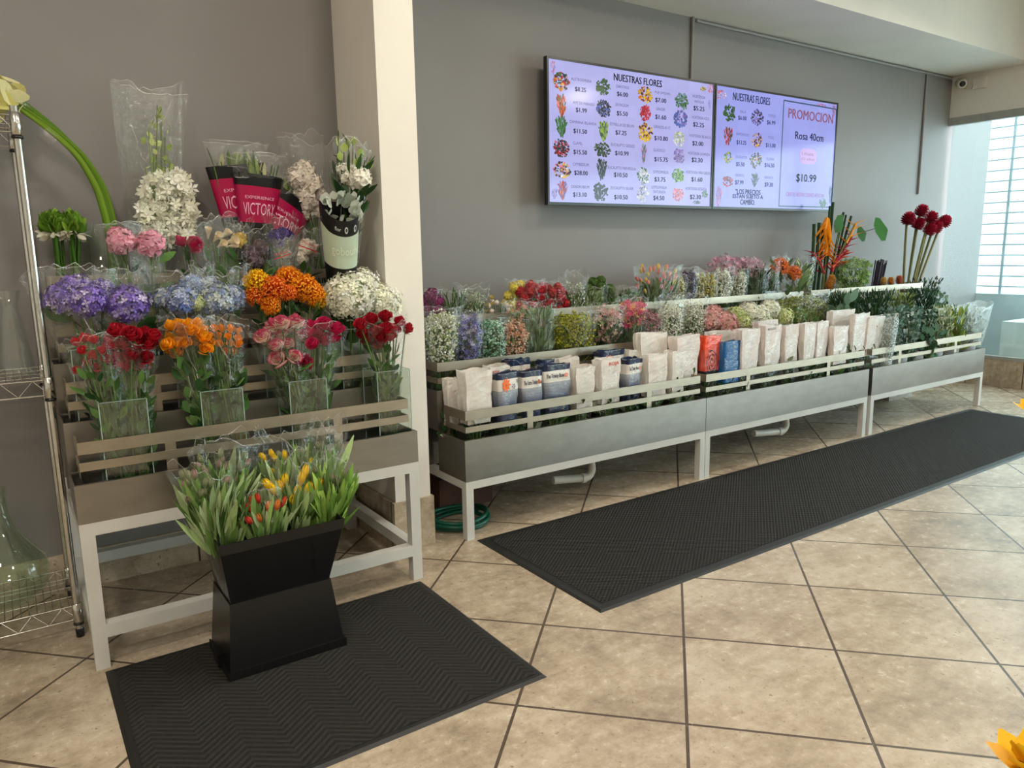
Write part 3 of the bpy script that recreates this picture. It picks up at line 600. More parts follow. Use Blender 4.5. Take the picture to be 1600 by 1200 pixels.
for i, s in enumerate(['"LOS PRECIOS', 'ESTAN SUJETO A', 'CAMBIO.']): word(s, *G((392, 392, 388)[i], (1028, 1075, 1120)[i]), (39, 47, 23)[i], 8, (40, 40, 70), .003)
ring([G(712, 210), G(1180, 290), G(1150, 1165), G(668, 1155)], (62, 92, 122), .011)
word('PROMOCION', *G(955, 352), 70, 15, (150, 96, 130), .006)
word('Rosa 40cm', *G(940, 535), 44, 12, (40, 44, 80), .004)
c0 = at(*G(930, 712), YS); V = []
for k in range(32):
    a_ = k*2*np.pi/32; V.append((c0[0]-t.location[0]+.115*np.sign(np.cos(a_))*abs(np.cos(a_))**.5, -.0013, c0[2]-SZ0+.062*np.sign(np.sin(a_))*abs(np.sin(a_))**.6))
sb.add(V, [(0, i, i+1) for i in range(1, 31)], (206, 170, 236))
word('1 docena', *G(925, 688), 18, 5, (150, 90, 140)); word('(12 tallos)', *G(925, 738), 20, 5, (150, 90, 140))
word('$10.99', *G(910, 910), 31, 14, (26, 40, 70), .007)
word('CIERTAS RESTRICCIONES APLICAN', *G(905, 1055), 59, 6, (170, 100, 160))
sb.build('display', M_screen, t)

# ---------------------------------------------------------------- conduits, camera, outlet box
def conduit(P, label):
    P = np.array(P, float); mb = MB(); mb.tube(P-P[0], .011, 8, caps=True); o = mb.build('conduit', M_wallpipe, None, None, P[0].tolist()); return tag(o, label, 'conduit')
M_wallpipe = paint('grey_conduit_paint', (136, 132, 128), .5, .03, 9)
yc = YR-.012
conduit([(4.36, yc, 3.056), (4.36, yc, 2.6)], 'grey vertical conduit running down into the top of the four-column screen')
conduit([(4.40, yc, 3.035), (8.1, yc, 3.035)], 'long grey horizontal conduit under the ceiling beam')
conduit([(7.63, yc, 3.02), (7.63, yc, 1.9)], 'grey vertical conduit on the wall near the window corner')
t = thing('security_camera', 'small white dome security camera in the wall corner above the window', 'camera', (XR, 3.955, 2.985))
mb = MB(); mb.lathe([(.0, 0), (.05, 0), (.05, .018), (.035, .022)], 20)
V = mb.V[0]; mb.V[0] = np.stack([-V[:, 2], V[:, 0], V[:, 1]], -1); mb.build('mount', M_pvc, t)
mb = MB(); mb.lathe([(0, .11), (.036, .11), (.042, .10), (.046, .05), (.04, .02), (0, .015)], 20)
Rm = np.array(Vector((-.8, -.5, -.25)).to_track_quat('Z', 'Y').to_matrix()); mb.V[0] = mb.V[0]@Rm.T; mb.build('body', M_pvc, t)
mb = MB(); mb.lathe([(0, .116), (.026, .116), (.028, .108)], 16); mb.V[0] = mb.V[0]@Rm.T; mb.build('lens', M_black, t)
mb = MB(); mb.tube([(-.02, -.02, -.03), (-.012, -.05, -.075), (-.01, -.1, -.08), (-.01, -.115, -.05), (-.01, -.122, -.03)], .006, 6); mb.build('cable', M_pvc, t)
t = thing('outlet_box', 'white junction box beside the security camera', 'electrical box', (XR, 3.77, 2.95))
mb = MB(); mb.box((-.035, -.06, -.05), (0, .06, .05)); mb.build('box', M_pvc, t)
mb = MB(); mb.box((-.041, -.05, -.04), (-.035, .05, .04)); mb.build('cover', M_pvc, t)

# ---------------------------------------------------------------- wire rack with glass vases
t = thing('wire_rack', 'chrome wire shelving rack beside the tall steel flower stand', 'shelving rack', (.105, 3.1, 0))
for x, y in ((0, 0), (0, .4), (-.95, 0), (-.95, .4)):
    mb = MB(); mb.tube([(x, y, .02), (x, y, 1.915)], .0125, 12, caps=True)
    for z in np.arange(.1, 1.9, .0254): mb.tube([(x, y, z), (x, y, z+.002)], .0129, 12)
    p = mb.build('post', M_chrome, t)
    mb = MB(); mb.lathe([(.0, 0), (.014, 0), (.015, .03), (.012, .035)], 12, c=(x, y)); mb.build('foot', M_black, p)
for zs in (.125, .985, 1.885):
    mb = MB(); lo = zs-.055
    for y in (0, .4):
        for z in (zs, lo): mb.tube([(-.95, y, z), (0, y, z)], .0032, 6)
        n = 20; mb.tube([(-.95+.95*k/n, y, zs if k % 2 else lo) for k in range(n+1)], .0022, 5)
    for x in (-.95, 0):
        for z in (zs, lo): mb.tube([(x, 0, z), (x, .4, z)], .0032, 6)
        mb.tube([(x, .4*k/10, zs if k % 2 else lo) for k in range(11)], .0022, 5)
    for k in range(1, 38): mb.tube([(-.95+.025*k, 0, zs+.003), (-.95+.025*k, .4, zs+.003)], .0019, 5)
    for y in (.1, .2, .3): mb.tube([(-.95, y, zs-.002), (0, y, zs-.002)], .0028, 5)
    s = mb.build('shelf', M_chrome, t)
    for x, y in ((0, 0), (0, .4), (-.95, 0), (-.95, .4)):
        mb = MB(); mb.lathe([(.0135, lo-.022), (.0185, lo-.02), (.0185, lo-.012), (.014, lo-.011)], 14, c=(x, y), mat=1); mb.lathe([(.014, lo-.011), (.018, lo-.008), (.0165, zs+.008), (.0135, zs+.01)], 14, c=(x, y))
        mb.build('collar', [M_chrome, M_black], s)
def glassware(name, label, loc, prof, n=32, mat=None, sq=False, cat='vase'):
    mb = MB(); pr = np.array(prof, float); inner = pr.copy(); inner[:, 0] = np.maximum(inner[:, 0]-.004, .0); inner[0, 1] += .006; inner[1:, 1] += .001
    full = np.vstack([[(0, pr[0, 1])], pr, inner[::-1], [(0, inner[0, 1])]]); mb.lathe(full, 4 if sq else n, smooth=not sq)
    if sq:
        a = np.pi/4; V = mb.V[0]; V[:, :2] = V[:, :2]@np.array([[np.cos(a), np.sin(a)], [-np.sin(a), np.cos(a)]])
    o = mb.build(name, mat or M_glass, None, None, loc); return tag(o, label, cat)
glassware('glass_vase', 'tall clear glass vase with pinched neck on the middle rack shelf', (.018, 3.24, .989), [(.058, 0), (.06, .02), (.052, .1), (.037, .2), (.026, .25), (.028, .262), (.042, .305), (.044, .31)])
glassware('glass_jar', 'large round clear glass jar with narrow neck on the bottom rack shelf', (-.105, 3.26, .13), [(.04, 0), (.09, .012), (.135, .06), (.148, .115), (.135, .17), (.095, .225), (.06, .28), (.042, .34), (.036, .42), (.04, .45)], mat=M_gglass)
# ---------------------------------------------------------------- flower head meshes (one per kind, shared by copies)
RED = [rose_mesh('red_rose', (168, 22, 40), (190, 34, 52), k) for k in range(3)]
SPRAY = [rose_mesh('red_spray_rose', (190, 40, 52), (206, 70, 74), 10+k, 8, .1, 1.5) for k in range(2)]
ORG = [rose_mesh('orange_rose', (248, 164, 26), (252, 186, 48), 20+k) for k in range(3)]
ORB = [rose_mesh('orange_rosebud', (248, 168, 40), (248, 144, 54), 25+k, 8, .05, 1.7) for k in range(2)]
VAR = [rose_mesh('variegated_rose', (240, 222, 204), (186, 22, 74), 30+k, 12, .16, 1.45) for k in range(3)]
MAG = [rose_mesh('magenta_rose', (200, 26, 84), (214, 40, 100), 35+k) for k in range(2)]
CRM = [ruffle_mesh('cream_carnation', (250, 236, 222), (252, 243, 233), 40+k, 46) for k in range(2)]
WHC = [ruffle_mesh('white_carnation', (248, 243, 226), (252, 249, 238), 45+k, 50) for k in range(2)]
PKG = [ruffle_mesh('pink_gerbera', (246, 160, 186), (250, 188, 206), 50+k, 90, -.1, .1, .62) for k in range(2)]
LAV = [mop_mesh('lavender_hydrangea', [(128, 100, 196), (150, 124, 214), (176, 154, 224), (108, 84, 178), (206, 194, 230)], 60+k) for k in range(2)]
BLU = mop_mesh('blue_hydrangea', [(120, 140, 206), (150, 166, 216), (178, 190, 222), (206, 212, 226)], 63)
PBL = mop_mesh('pale_blue_hydrangea', [(160, 178, 208), (184, 198, 214), (150, 164, 204), (206, 212, 206)], 64)
CGR = mop_mesh('cream_green_hydrangea', [(206, 210, 160), (222, 222, 180), (186, 196, 140)], 65)
WHY = [mop_mesh('white_hydrangea', [(250, 248, 228), (254, 252, 240), (240, 240, 214)], 66+k, 260, .17) for k in range(2)]
PNO = [pin_mesh('orange_pincushion', (238, 112, 14), (255, 172, 30), 70), pin_mesh('red_orange_pincushion', (228, 84, 18), (250, 146, 50), 71), pin_mesh('yellow_pincushion', (240, 160, 16), (255, 216, 30), 72)]
TUL = {'yellow': tulip_mesh('yellow_tulip', (250, 208, 16), (226, 180, 20), 1), 'red': tulip_mesh('red_tulip', (206, 60, 40), (170, 40, 40), 2), 'orange': tulip_mesh('orange_tulip', (232, 130, 60), (206, 84, 44), 3), 'green': tulip_mesh('green_tulip_bud', (138, 140, 106), (96, 128, 70), 4), 'mauve': tulip_mesh('mauve_tulip_bud', (158, 130, 120), (110, 126, 84), 5)}
GINGER = [cone_mesh('torch_ginger', (150, 18, 46), (186, 36, 66), k, 90, 1.5) for k in range(2)]
BEE = cone_mesh('beehive_ginger', (206, 140, 60), (228, 172, 92), 5, 90, 2.0)
CALLA = calla_mesh('calla_lily', (240, 230, 204), (228, 206, 170))
DK = [(44, 72, 40), (58, 88, 48), (72, 104, 58)]

# ---------------------------------------------------------------- square glass vases on the tall stand
def square_vase(label, px, Y, z, h, s, group='square glass vases on the tall stand', cyl=False):
    x = at(px, 620, Y)[0] if not cyl else px
    mb = MB(); t = .004; q = s/2; i = q-t
    V = [(-q, -q, 0), (q, -q, 0), (q, q, 0), (-q, q, 0), (-q, -q, h), (q, -q, h), (q, q, h), (-q, q, h), (-i, -i, .012), (i, -i, .012), (i, i, .012), (-i, i, .012), (-i, -i, h), (i, -i, h), (i, i, h), (-i, i, h)]
    mb.add(V, [(0, 3, 2, 1), (0, 1, 5, 4), (1, 2, 6, 5), (2, 3, 7, 6), (3, 0, 4, 7), (8, 9, 10, 11), (8, 12, 13, 9), (9, 13, 14, 10), (10, 14, 15, 11), (11, 15, 12, 8), (4, 5, 13, 12), (5, 6, 14, 13), (6, 7, 15, 14), (7, 4, 12, 15)])
    for sx in (-1, 1):
        for sy in (-1, 1): x0, y0 = sx*(q-.0012), sy*(q-.0012); mb.box((x0-.0014, y0-.0014, 0), (x0+.0014, y0+.0014, h), mat=1)
    for lo, hi in (((-q, -q), (q, -q+t)), ((-q, q-t), (q, q)), ((-q, -q), (-q+t, q)), ((q-t, -q), (q, q))): mb.box((*lo, h), (*hi, h+.0015), mat=1)
    o = mb.build('square_glass_vase', [M_vase, M_gedge], None, None, (x, Y, z)); return tag(o, label, 'vase', group)
M_gedge = paint('glass_edge_tint', (150, 172, 162), .15, .05, 30)
M_vase = clearmat('vase_glass', (247, 251, 248), .02, .03, 1.5)
ZF = [t[1]-.135+.0245 for t in LT]; Y1, Y2, Y3, Y4 = 2.897, 3.09, 3.29, 3.468
for px, lb in ((187, 'square glass vase of red roses on the front tier'), (340, 'square glass vase of orange roses on the front tier'), (473, 'square glass vase of pink-edged and magenta roses'), (605, 'square glass vase of red roses beside the white column')):
    square_vase(lb, px, Y1, ZF[0], .372, .15)
for px, lb in ((150, 'square glass vase under the lavender hydrangeas'), (312, 'square glass vase under the blue hydrangeas'), (450, 'square glass vase under the orange pincushion flowers'), (552, 'square glass vase under the white hydrangeas')):
    square_vase(lb, px, Y2, ZF[1], .36, .135)
for px, lb in ((232, 'square glass vase under the pink wrapped flowers'), (345, 'square glass vase under the calla lilies'), (452, 'square glass vase under the dark carnations and cream flowers'), (532, 'square glass vase holding the silvery foliage bunch')):
    square_vase(lb, px, Y3, ZF[2], .36, .13)
for px, lb in ((396, 'square glass vase under the black and pink sleeves'), (248, 'square glass vase under the tall white orchids')):
    square_vase(lb, px, Y4, ZF[3], .30, .13)
mb = MB(); mb.lathe([(0, 0), (.066, 0), (.066, .45), (.062, .45), (.062, .012), (0, .012)], 28); o = mb.build('cylinder_glass_vase', M_vase, None, None, (at(160, 400, 3.468)[0], 3.466, ZF[3])); tag(o, 'tall cylinder glass vase holding the long arching green stems', 'vase')

# ---------------------------------------------------------------- front tier: roses
def tl(label, name, pxs, Y, px0, z, meshes, size, hname, seed, fx, ftop, fw, group=None, leafn=40, filmk=None, lsize=.05, leafT=None, **kw):
    "a wrapped bunch on the tall stand: heads at pxs, foot under pixel column px0, film opening round (fx, ftop)"
    P = pts(pxs, Y, seed, .04); b = foot(px0, Y, z); c1 = at(fx, ftop, Y)
    return posy(label, 'bouquet', name, b, P, meshes, size, hname, seed, (c1, .03, fw, filmk or {}), (int(leafn*2.6), leafT or T_LEAF, lsize, GREEN+DK, (fw[0]*.62, .05), (.1, .86), dict(up=1.1)), group, **kw)
tl('sparse bunch of small red spray roses in clear wrap, front tier', 'rose_bouquet', [(122, 540), (136, 534), (131, 552), (150, 560), (160, 553), (148, 537), (170, 545), (126, 580), (165, 566), (141, 570), (155, 575)], Y1, 172, ZF[0]+.02, SPRAY, .024, 'rose', 1, 147, 545, (.1, .05), 'rose bunches on the front tier')
tl('full bunch of open dark red roses in clear wrap beside the red spray roses', 'rose_bouquet', [(190, 527), (206, 531), (225, 533), (182, 545), (198, 545), (215, 547), (232, 545), (190, 560), (210, 560), (228, 562), (204, 572), (184, 534), (237, 534), (221, 575)], Y1, 196, ZF[0]+.02, RED, .040, 'rose', 2, 208, 540, (.095, .05), 'rose bunches on the front tier')
tl('bunch of open orange roses in clear wrap', 'rose_bouquet', [(270, 516), (283, 513), (296, 513), (308, 514), (272, 530), (285, 527), (298, 522), (312, 524), (268, 542), (297, 536), (315, 533), (281, 541), (276, 548), (291, 541), (318, 542), (282, 553), (320, 550), (303, 540)], Y1, 322, ZF[0]+.02, ORG, .033, 'rose', 3, 294, 520, (.1, .05), 'rose bunches on the front tier', 60, leafT=T_BROAD)
tl('bunch of slim orange rosebuds in clear wrap', 'rose_bouquet', [(325, 518), (337, 518), (349, 519), (361, 520), (372, 522), (330, 528), (343, 530), (357, 530), (370, 534), (347, 540), (361, 542), (373, 542), (352, 554), (362, 555), (335, 538), (366, 553)], Y1, 348, ZF[0]+.02, ORB, .0215, 'rosebud', 4, 350, 518, (.09, .05), 'rose bunches on the front tier', 50, leafT=T_BROAD)
tl('bunch of cream roses edged with deep pink in clear wrap', 'rose_bouquet', [(414, 533), (430, 519), (441, 513), (455, 519), (460, 512), (440, 530), (471, 533), (450, 543), (432, 547), (437, 563), (457, 560), (424, 540)], Y1, 463, ZF[0]+.02, VAR, .041, 'rose', 5, 438, 525, (.125, .055), 'rose bunches on the front tier', 45)
tl('bunch of magenta roses in clear wrap', 'rose_bouquet', [(490, 519), (507, 514), (513, 525), (526, 522), (492, 543), (507, 538), (486, 529), (480, 568), (520, 533), (499, 528)], Y1, 481, ZF[0]+.02, MAG, .041, 'rose', 6, 500, 525, (.115, .055), 'rose bunches on the front tier', 40)
tl('bunch of red roses in clear wrap nearest the white column', 'rose_bouquet', [(565, 514), (581, 507), (601, 502), (622, 509), (633, 520), (571, 526), (587, 522), (604, 521), (595, 532), (597, 541), (615, 522), (577, 534), (610, 532)], Y1, 603, ZF[0]+.02, RED, .038, 'rose', 7, 600, 515, (.11, .055), 'rose bunches on the front tier', 50)

# ---------------------------------------------------------------- second tier: hydrangeas and pincushions
def r_at(px, py, Y, rpx): return abs(at(px+rpx, py, Y)[0]-at(px-rpx, py, Y)[0])/2*.98
def hyd(label, pxr, Y, px0, z, meshes, seed, film=None, group=None, n=10):
    P = np.array([at(x, y, Y+dy) for x, y, r, dy in pxr]); S = [r_at(x, y, Y, r) for x, y, r, dy in pxr]
    return posy(label, 'bouquet' if len(pxr) > 1 or film else 'flower', 'hydrangea_bouquet' if len(pxr) > 1 else 'hydrangea', foot(px0, Y, z), P, meshes, S, 'flower_head', seed, film, (n, T_BROAD, .075, DK, (.08, .05), (.5, .86)), group, stem=(.0045, (96, 120, 60)))
W2 = lambda x, y: at(x, y, Y2)
hyd('fan-shaped clear wrap of lavender hydrangeas, widest bunch of the second tier', [(98, 466, 31, 0), (138, 468, 31, -.03), (118, 452, 30, .04), (160, 452, 22, .05)], Y2, 146, ZF[1]+.02, LAV, 11, (W2(112, 440), .03, (.15, .07)))
hyd('single round lavender hydrangea in clear wrap beside the lavender fan', [(199, 475, 36, -.02)], Y2, 164, ZF[1]+.02, LAV[0], 12, (W2(200, 440), .03, (.11, .07)))
hyd('clear wrap of blue and greenish hydrangeas on the second tier', [(254, 466, 19, .01), (283, 468, 28, -.03), (306, 472, 15, -.05), (300, 444, 20, .05)], Y2, 305, ZF[1]+.02, [PBL, BLU, CGR, BLU], 13, (W2(278, 435), .03, (.13, .07)))
hyd('clear wrap of pale blue hydrangeas beside the orange pincushions', [(338, 468, 29, -.02), (365, 465, 22, .01), (325, 448, 20, .05)], Y2, 318, ZF[1]+.02, [PBL, BLU, PBL], 14, (W2(345, 435), .03, (.12, .07)))
for lb, q, px0, k in (('large front white hydrangea over the square vase', (546, 463, 38, -.03), 548, 0), ('white hydrangea drooping towards the white column', (594, 474, 30, 0), 556, 1), ('small creamy hydrangea beside the orange pincushions', (517, 466, 22, .03), 545, 0), ('topmost white hydrangea behind the large front one', (565, 448, 30, .06), 552, 1)):
    hyd(lb, [q], Y2, px0, ZF[1]+.02, WHY[k], 15+k, None, 'white hydrangeas on the second tier', 3)
for i, (lb, x, y, r, k, dy) in enumerate([('yellow pincushion flower at the outer end of the orange group', 402, 443, 24, 2, .02), ('dull red-orange pincushion below the yellow one', 400, 463, 19, 1, 0), ('lowest orange pincushion flower of the group', 423, 478, 17, 0, -.03), ('red-orange pincushion in the middle front of the group', 428, 452, 23, 1, -.02), ('topmost orange pincushion flower', 452, 438, 24, 0, .04), ('small orange pincushion hanging under the topmost one', 451, 459, 14, 1, -.04), ('large orange pincushion beside the topmost one', 474, 450, 24, 0, 0), ('orange pincushion low on the side of the white hydrangeas', 488, 459, 20, 0, -.02), ('yellow-orange pincushion touching the white hydrangeas', 497, 468, 18, 2, -.01)]):
    p = at(x, y, Y2+dy); posy(lb, 'flower', 'pincushion_flower', foot(447+i*1.5, Y2, ZF[1]+.02), p[None], PNO[k], [r_at(x, y, Y2, r)*.98], 'flower_head', 80+i, None, (9, T_STRAP, .07, DK, (.02, .02), (.55, .95)), 'orange pincushion flowers', stem=(.004, (92, 112, 60)), spread=.012, face=(-.25, -.8, .6))

# ---------------------------------------------------------------- third tier
def tri(label, pxr, Y, px0, z, meshes, seed, name, hname, film, group=None, leaf=(10, T_LEAF, .07, GREEN, (.04, .03), (.4, .9)), stem=(.0035, (96, 124, 66)), by=None, **kw):
    P = np.array([at(x, y, Y+dy) for x, y, r, dy in pxr]); S = [r_at(x, y, Y, r) for x, y, r, dy in pxr]
    return posy(label, 'bouquet', name, foot(px0, by or Y, z), P, meshes, S, hname, seed, film, leaf, group, stem=stem, **kw)
W3 = lambda x, y: at(x, y, Y3)
def thanks(t, px, py, wpx, hpx, Y, rot=0., s='Thank you', col=(196, 36, 44), tiltbar=False):
    c = at(px, py, Y)-np.array(t.location); w = at(px+wpx/2, py, Y)[0]-at(px-wpx/2, py, Y)[0]; h = at(px, py-hpx/2, Y)[2]-at(px, py+hpx/2, Y)[2]
    V, F = text_geo(s); V = V*np.array([w, h]); ca, sa = np.cos(rot), np.sin(rot); V = V@np.array([[ca, sa], [-sa, ca]])
    mb = MB(); mb.add(np.c_[V[:, 0]+c[0], np.full(len(V), c[1]), V[:, 1]+c[2]], F, col)
    if tiltbar:
        q = np.array([(-w*.6, -h*1.1), (w*.6, -h*1.1), (w*.6, -h*.85), (-w*.6, -h*.85)])@np.array([[ca, sa], [-sa, ca]]); mb.add(np.c_[q[:, 0]+c[0], np.full(4, c[1]), q[:, 1]+c[2]], [(0, 1, 2, 3)], col)
    mb.build('printed_lettering', M_print, t)
PG = 'wrapped flowers on the third tier'
t = tri('pink ruffled flower with red lettering on its wrap, third tier', [(190, 378, 28, 0), (183, 368, 18, .02)], Y3, 226, ZF[2]+.02, PKG, 21, 'wrapped_pink_flower', 'flower_head', (W3(188, 365), .02, (.085, .055), dict(ragged=.18)), PG); thanks(t, 207, 374, 18, 6, Y3-.075, -.12)
tri('pink ruffled flower in clear cone beside the lettered pink one', [(236, 382, 27, -.02)], Y3, 236, ZF[2]+.02, PKG[1], 22, 'wrapped_pink_flower', 'flower_head', (W3(236, 366), .02, (.085, .055), dict(ragged=.2)), PG)
tri('crimson-pink rose in clear wrap on the third tier', [(298, 388, 20, 0), (288, 384, 14, .02)], Y3, 338, ZF[2]+.02, MAG, 23, 'wrapped_rose', 'rose', (W3(300, 372), .02, (.08, .05), dict(ragged=.3)), PG)
t = tri('bunch of small cream calla lilies in clear wrap', [(333, 378, 11, 0), (343, 374, 11, .02), (350, 380, 12, -.02), (340, 386, 11, -.03), (325, 374, 10, .02), (353, 386, 10, -.02)], Y3, 345, ZF[2]+.02, CALLA, 24, 'calla_bouquet', 'calla_lily', (W3(340, 362), .02, (.085, .05), dict(ragged=.3)), PG, leaf=(24, T_LEAF, .1, DK, (.06, .03), (.3, .85)), face=(.5, -.8, .5))
tri('small yellow carnation in clear wrap beside the callas', [(374, 376, 14, 0)], Y3, 352, ZF[2]+.02, [ruffle_mesh('yellow_carnation', (226, 190, 80), (236, 206, 110), 90, 50)], 25, 'wrapped_carnation', 'carnation', (W3(376, 362), .02, (.06, .045), dict(ragged=.25)), PG, leaf=(18, T_LEAF, .08, GREEN, (.04, .03), (.4, .9)))
tri('dusky purple carnations in clear wrap on the third tier', [(392, 396, 16, 0), (406, 388, 15, .01), (398, 408, 14, -.02)], Y3, 443, ZF[2]+.02, [ruffle_mesh('dusky_carnation', (96, 78, 88), (130, 110, 120), 91, 60)], 26, 'wrapped_carnation', 'carnation', (W3(400, 372), .02, (.085, .05), dict(ragged=.28)), PG)
tri('violet delphinium tops in clear wrap on the third tier', [(430, 370, 12, 0), (442, 366, 12, .01), (436, 378, 10, -.01), (450, 368, 9, .01)], Y3, 452, ZF[2]+.02, [mop_mesh('violet_delphinium', [(70, 50, 140), (88, 66, 160), (60, 44, 120)], 92, 90, .3)], 27, 'wrapped_delphinium', 'flower_head', (W3(438, 358), .02, (.075, .05), dict(ragged=.3)), PG)
t = tri('cream flower in clear wrap with red lettering and line near the column', [(480, 390, 19, 0), (470, 404, 14, .0)], Y3, 462, ZF[2]+.02, CRM, 28, 'wrapped_cream_flower', 'flower_head', (W3(482, 366), .02, (.08, .05), dict(ragged=.25)), PG); thanks(t, 483, 382, 25, 7, Y3-.065, -.35, tiltbar=True)
t = tri('milky clear wrap with grey and red print between violet and cream flowers', [(448, 398, 10, 0)], Y3, 457, ZF[2]+.02, [ruffle_mesh('ivory_bud', (220, 206, 190), (232, 220, 206), 93, 30)], 29, 'wrapped_bud', 'flower_head', (W3(444, 380), .02, (.07, .045), dict(ragged=.2)), PG, filmmat=M_crinkle); thanks(t, 440, 396, 22, 5, Y3-.06, .3, tiltbar=True)

# ---------------------------------------------------------------- top tier
Wt = lambda x, y, dy=0: at(x, y, Y4+dy)
# agapanthus: two tied bunches of green buds with white petals below
for i, (hx, hy, bx, lb) in enumerate([(88, 348, 103, 'thick tied bunch of green-budded agapanthus beside the rack'), (114, 348, 120, 'slim tied bunch of green-budded agapanthus beside the arching stems')]):
    b = foot(bx, 3.45, ZF[3]); t = thing('agapanthus_bunch', lb, 'flowers', b.tolist(), 0, 'agapanthus bunches on the top tier'); rs = R_(31+i); c = at(hx, hy+14, 3.45)-b
    P = c+rs.normal(0, .012, (9, 3)); mb = MB(); stems(mb, (0, 0, 0), P, .006, (66, 104, 40), .012, 31+i, 6, 0.05); mb.build('stems', M_leaf, t)
    mb = MB(); n = 130 if i == 0 else 90; D = fib(n, -.1)*np.array([.055 if i == 0 else .04, .05, .075]); mb.inst(T_BROAD, c+D*.5, aligned(D+np.array([0, 0, .05]), rs), rs.uniform(.035, .055, n), np.array([(112, 150, 52), (134, 168, 64), (92, 132, 44)])[rs.randint(0, 3, n)], 0, True); mb.build('green_buds', M_leaf, t)
    mb = MB(); n = 36; a = rs.uniform(0, 6.28, n); D = np.stack([np.cos(a), np.sin(a), rs.uniform(-.5, .1, n)], -1); mb.inst(T_LEAF, c+D*.025+np.array([0, 0, -.004]), aligned(D, rs), rs.uniform(.03, .05, n), (236, 232, 214), 0, True); mb.build('white_petals', M_petal, t)
    mb = MB(); q = c*.45; mb.lathe([(.021, q[2]), (.021, q[2]+.006)], 14, (210, 206, 190), c=(q[0], q[1])); mb.build('tie', M_print, t)
# long arching stems with a pale flower end
b = foot(170, 3.466, ZF[3]+.02); t = thing('arching_stem_bunch', 'tied bunch of long arching green stems bending over the rack to a pale yellow end', 'flowers', b.tolist())
for k in range(6):
    mb = MB(); o = [-8, -3, 2, 6, -5, 0][k]; v = [0, 2, -2, 3, 5, -5][k]
    P = np.array([at(178+o*.6, 405, 3.47), at(174+o, 350, 3.46), at(158+o, 293, 3.45), at(128+o*.9, 244+v*.4, 3.44), at(88+o*.8, 205+v*.8, 3.43), at(45+o*.5, 172+v*1.2, 3.42), at(12+o*.3, 150+v*1.3, 3.41)])
    P = np.vstack([[b+np.array([.02+o*.002, 0, 0])], P])-b; tt = np.linspace(0, 7, 36); i0 = np.arange(8)
    P = np.stack([np.interp(tt, i0, P[:, j]) for j in range(3)], -1)
    for _ in range(3): P[1:-1] = (P[:-2]+2*P[1:-1]+P[2:])/4
    mb.tube(P, np.linspace(.0105, .008, 36), 7, [(96, 128, 36), (116, 146, 48), (84, 116, 34)][k % 3]); mb.build('stem', M_leaf, t)
mb = MB(); cc = at(74, 211, 3.43)-b; sb_ = at(86, 222, 3.43)-b; mb.tube([cc+(cc-sb_)*.5, cc, sb_], .034, 12, (214, 220, 210)); mb.build('tie_wrap', M_film, t)
mb = MB(); rs = R_(5); e = at(8, 152, 3.41)-b; D = rs.normal(0, .35, (26, 3))+np.array([-.9, 0, .15]); mb.inst(T_BROAD, e+rs.normal(0, .02, (26, 3))+np.array([.03, 0, .0]), aligned(D, rs), rs.uniform(.06, .12, 26), np.array([(226, 218, 150), (236, 230, 176), (214, 208, 130)])[rs.randint(0, 3, 26)], 0, True)
mb.build('pale_flowers', M_petal, t)
mb = MB(); sleeve(mb, at(40, 172, 3.41)-b, at(-12, 138, 3.41)-b, .03, (.05, .075), seed=9); mb.build('wrapper', M_film, t)
# tall orchids in film
b = foot(252, Y4, ZF[3]+.02); t = thing('orchid_bouquet', 'tall clear bag of white orchids with pale green tips against the grey wall', 'bouquet', b.tolist()); rs = R_(41)
P = np.array([Wt(x, y, rs.uniform(-.03, .03)) for x, y in [(232, 200), (246, 165), (258, 215), (240, 240), (266, 250), (252, 190), (228, 262)]])-b
mb = MB(); stems(mb, (0, 0, 0), P, .003, (120, 146, 76), .015, 42); mb.build('stems', M_leaf, t)
mb = MB(); n = 330; q = [Wt(262+(y-325)*.02+rs.uniform(-1, 1)*46*math.sqrt(max(.05, 1-((y-328)/64)**2)), y, rs.uniform(-.055, .04))-b for y in 328+58*np.tanh(rs.normal(0, .8, n))]; mb.inst(T_ORCHID, np.array(q), aligned(rs.normal(0, .6, (n, 3))+np.array([-.3, -.9, .2]), rs), rs.uniform(.022, .034, n), np.clip(np.array([(240, 238, 222), (232, 232, 210), (248, 246, 236)])[rs.randint(0, 3, n)], 0, 255)); mb.build('white_blossoms', M_petal, t)['kind'] = 'stuff'
mb = MB(); n = 46; q = [Wt(240+(y-160)*.13+rs.normal(0, 12), y, rs.uniform(-.04, .03))-b for y in rs.uniform(170, 285, n)]; mb.inst(T_BROAD, np.array(q), aligned(rs.normal(0, .5, (n, 3))+np.array([0, -.2, .8]), rs), rs.uniform(.02, .036, n), np.array([(170, 188, 96), (196, 206, 128), (150, 172, 84)])[rs.randint(0, 3, n)], 0, True); mb.build('green_buds', M_petal, t)
mb = MB(); sleeve(mb, (0, 0, .01), Wt(237, 150)-b, .04, (.14, .06), seed=44, ragged=.14, flare=.5, m=14, wr=.08); mb.build('wrapper', M_film, t)
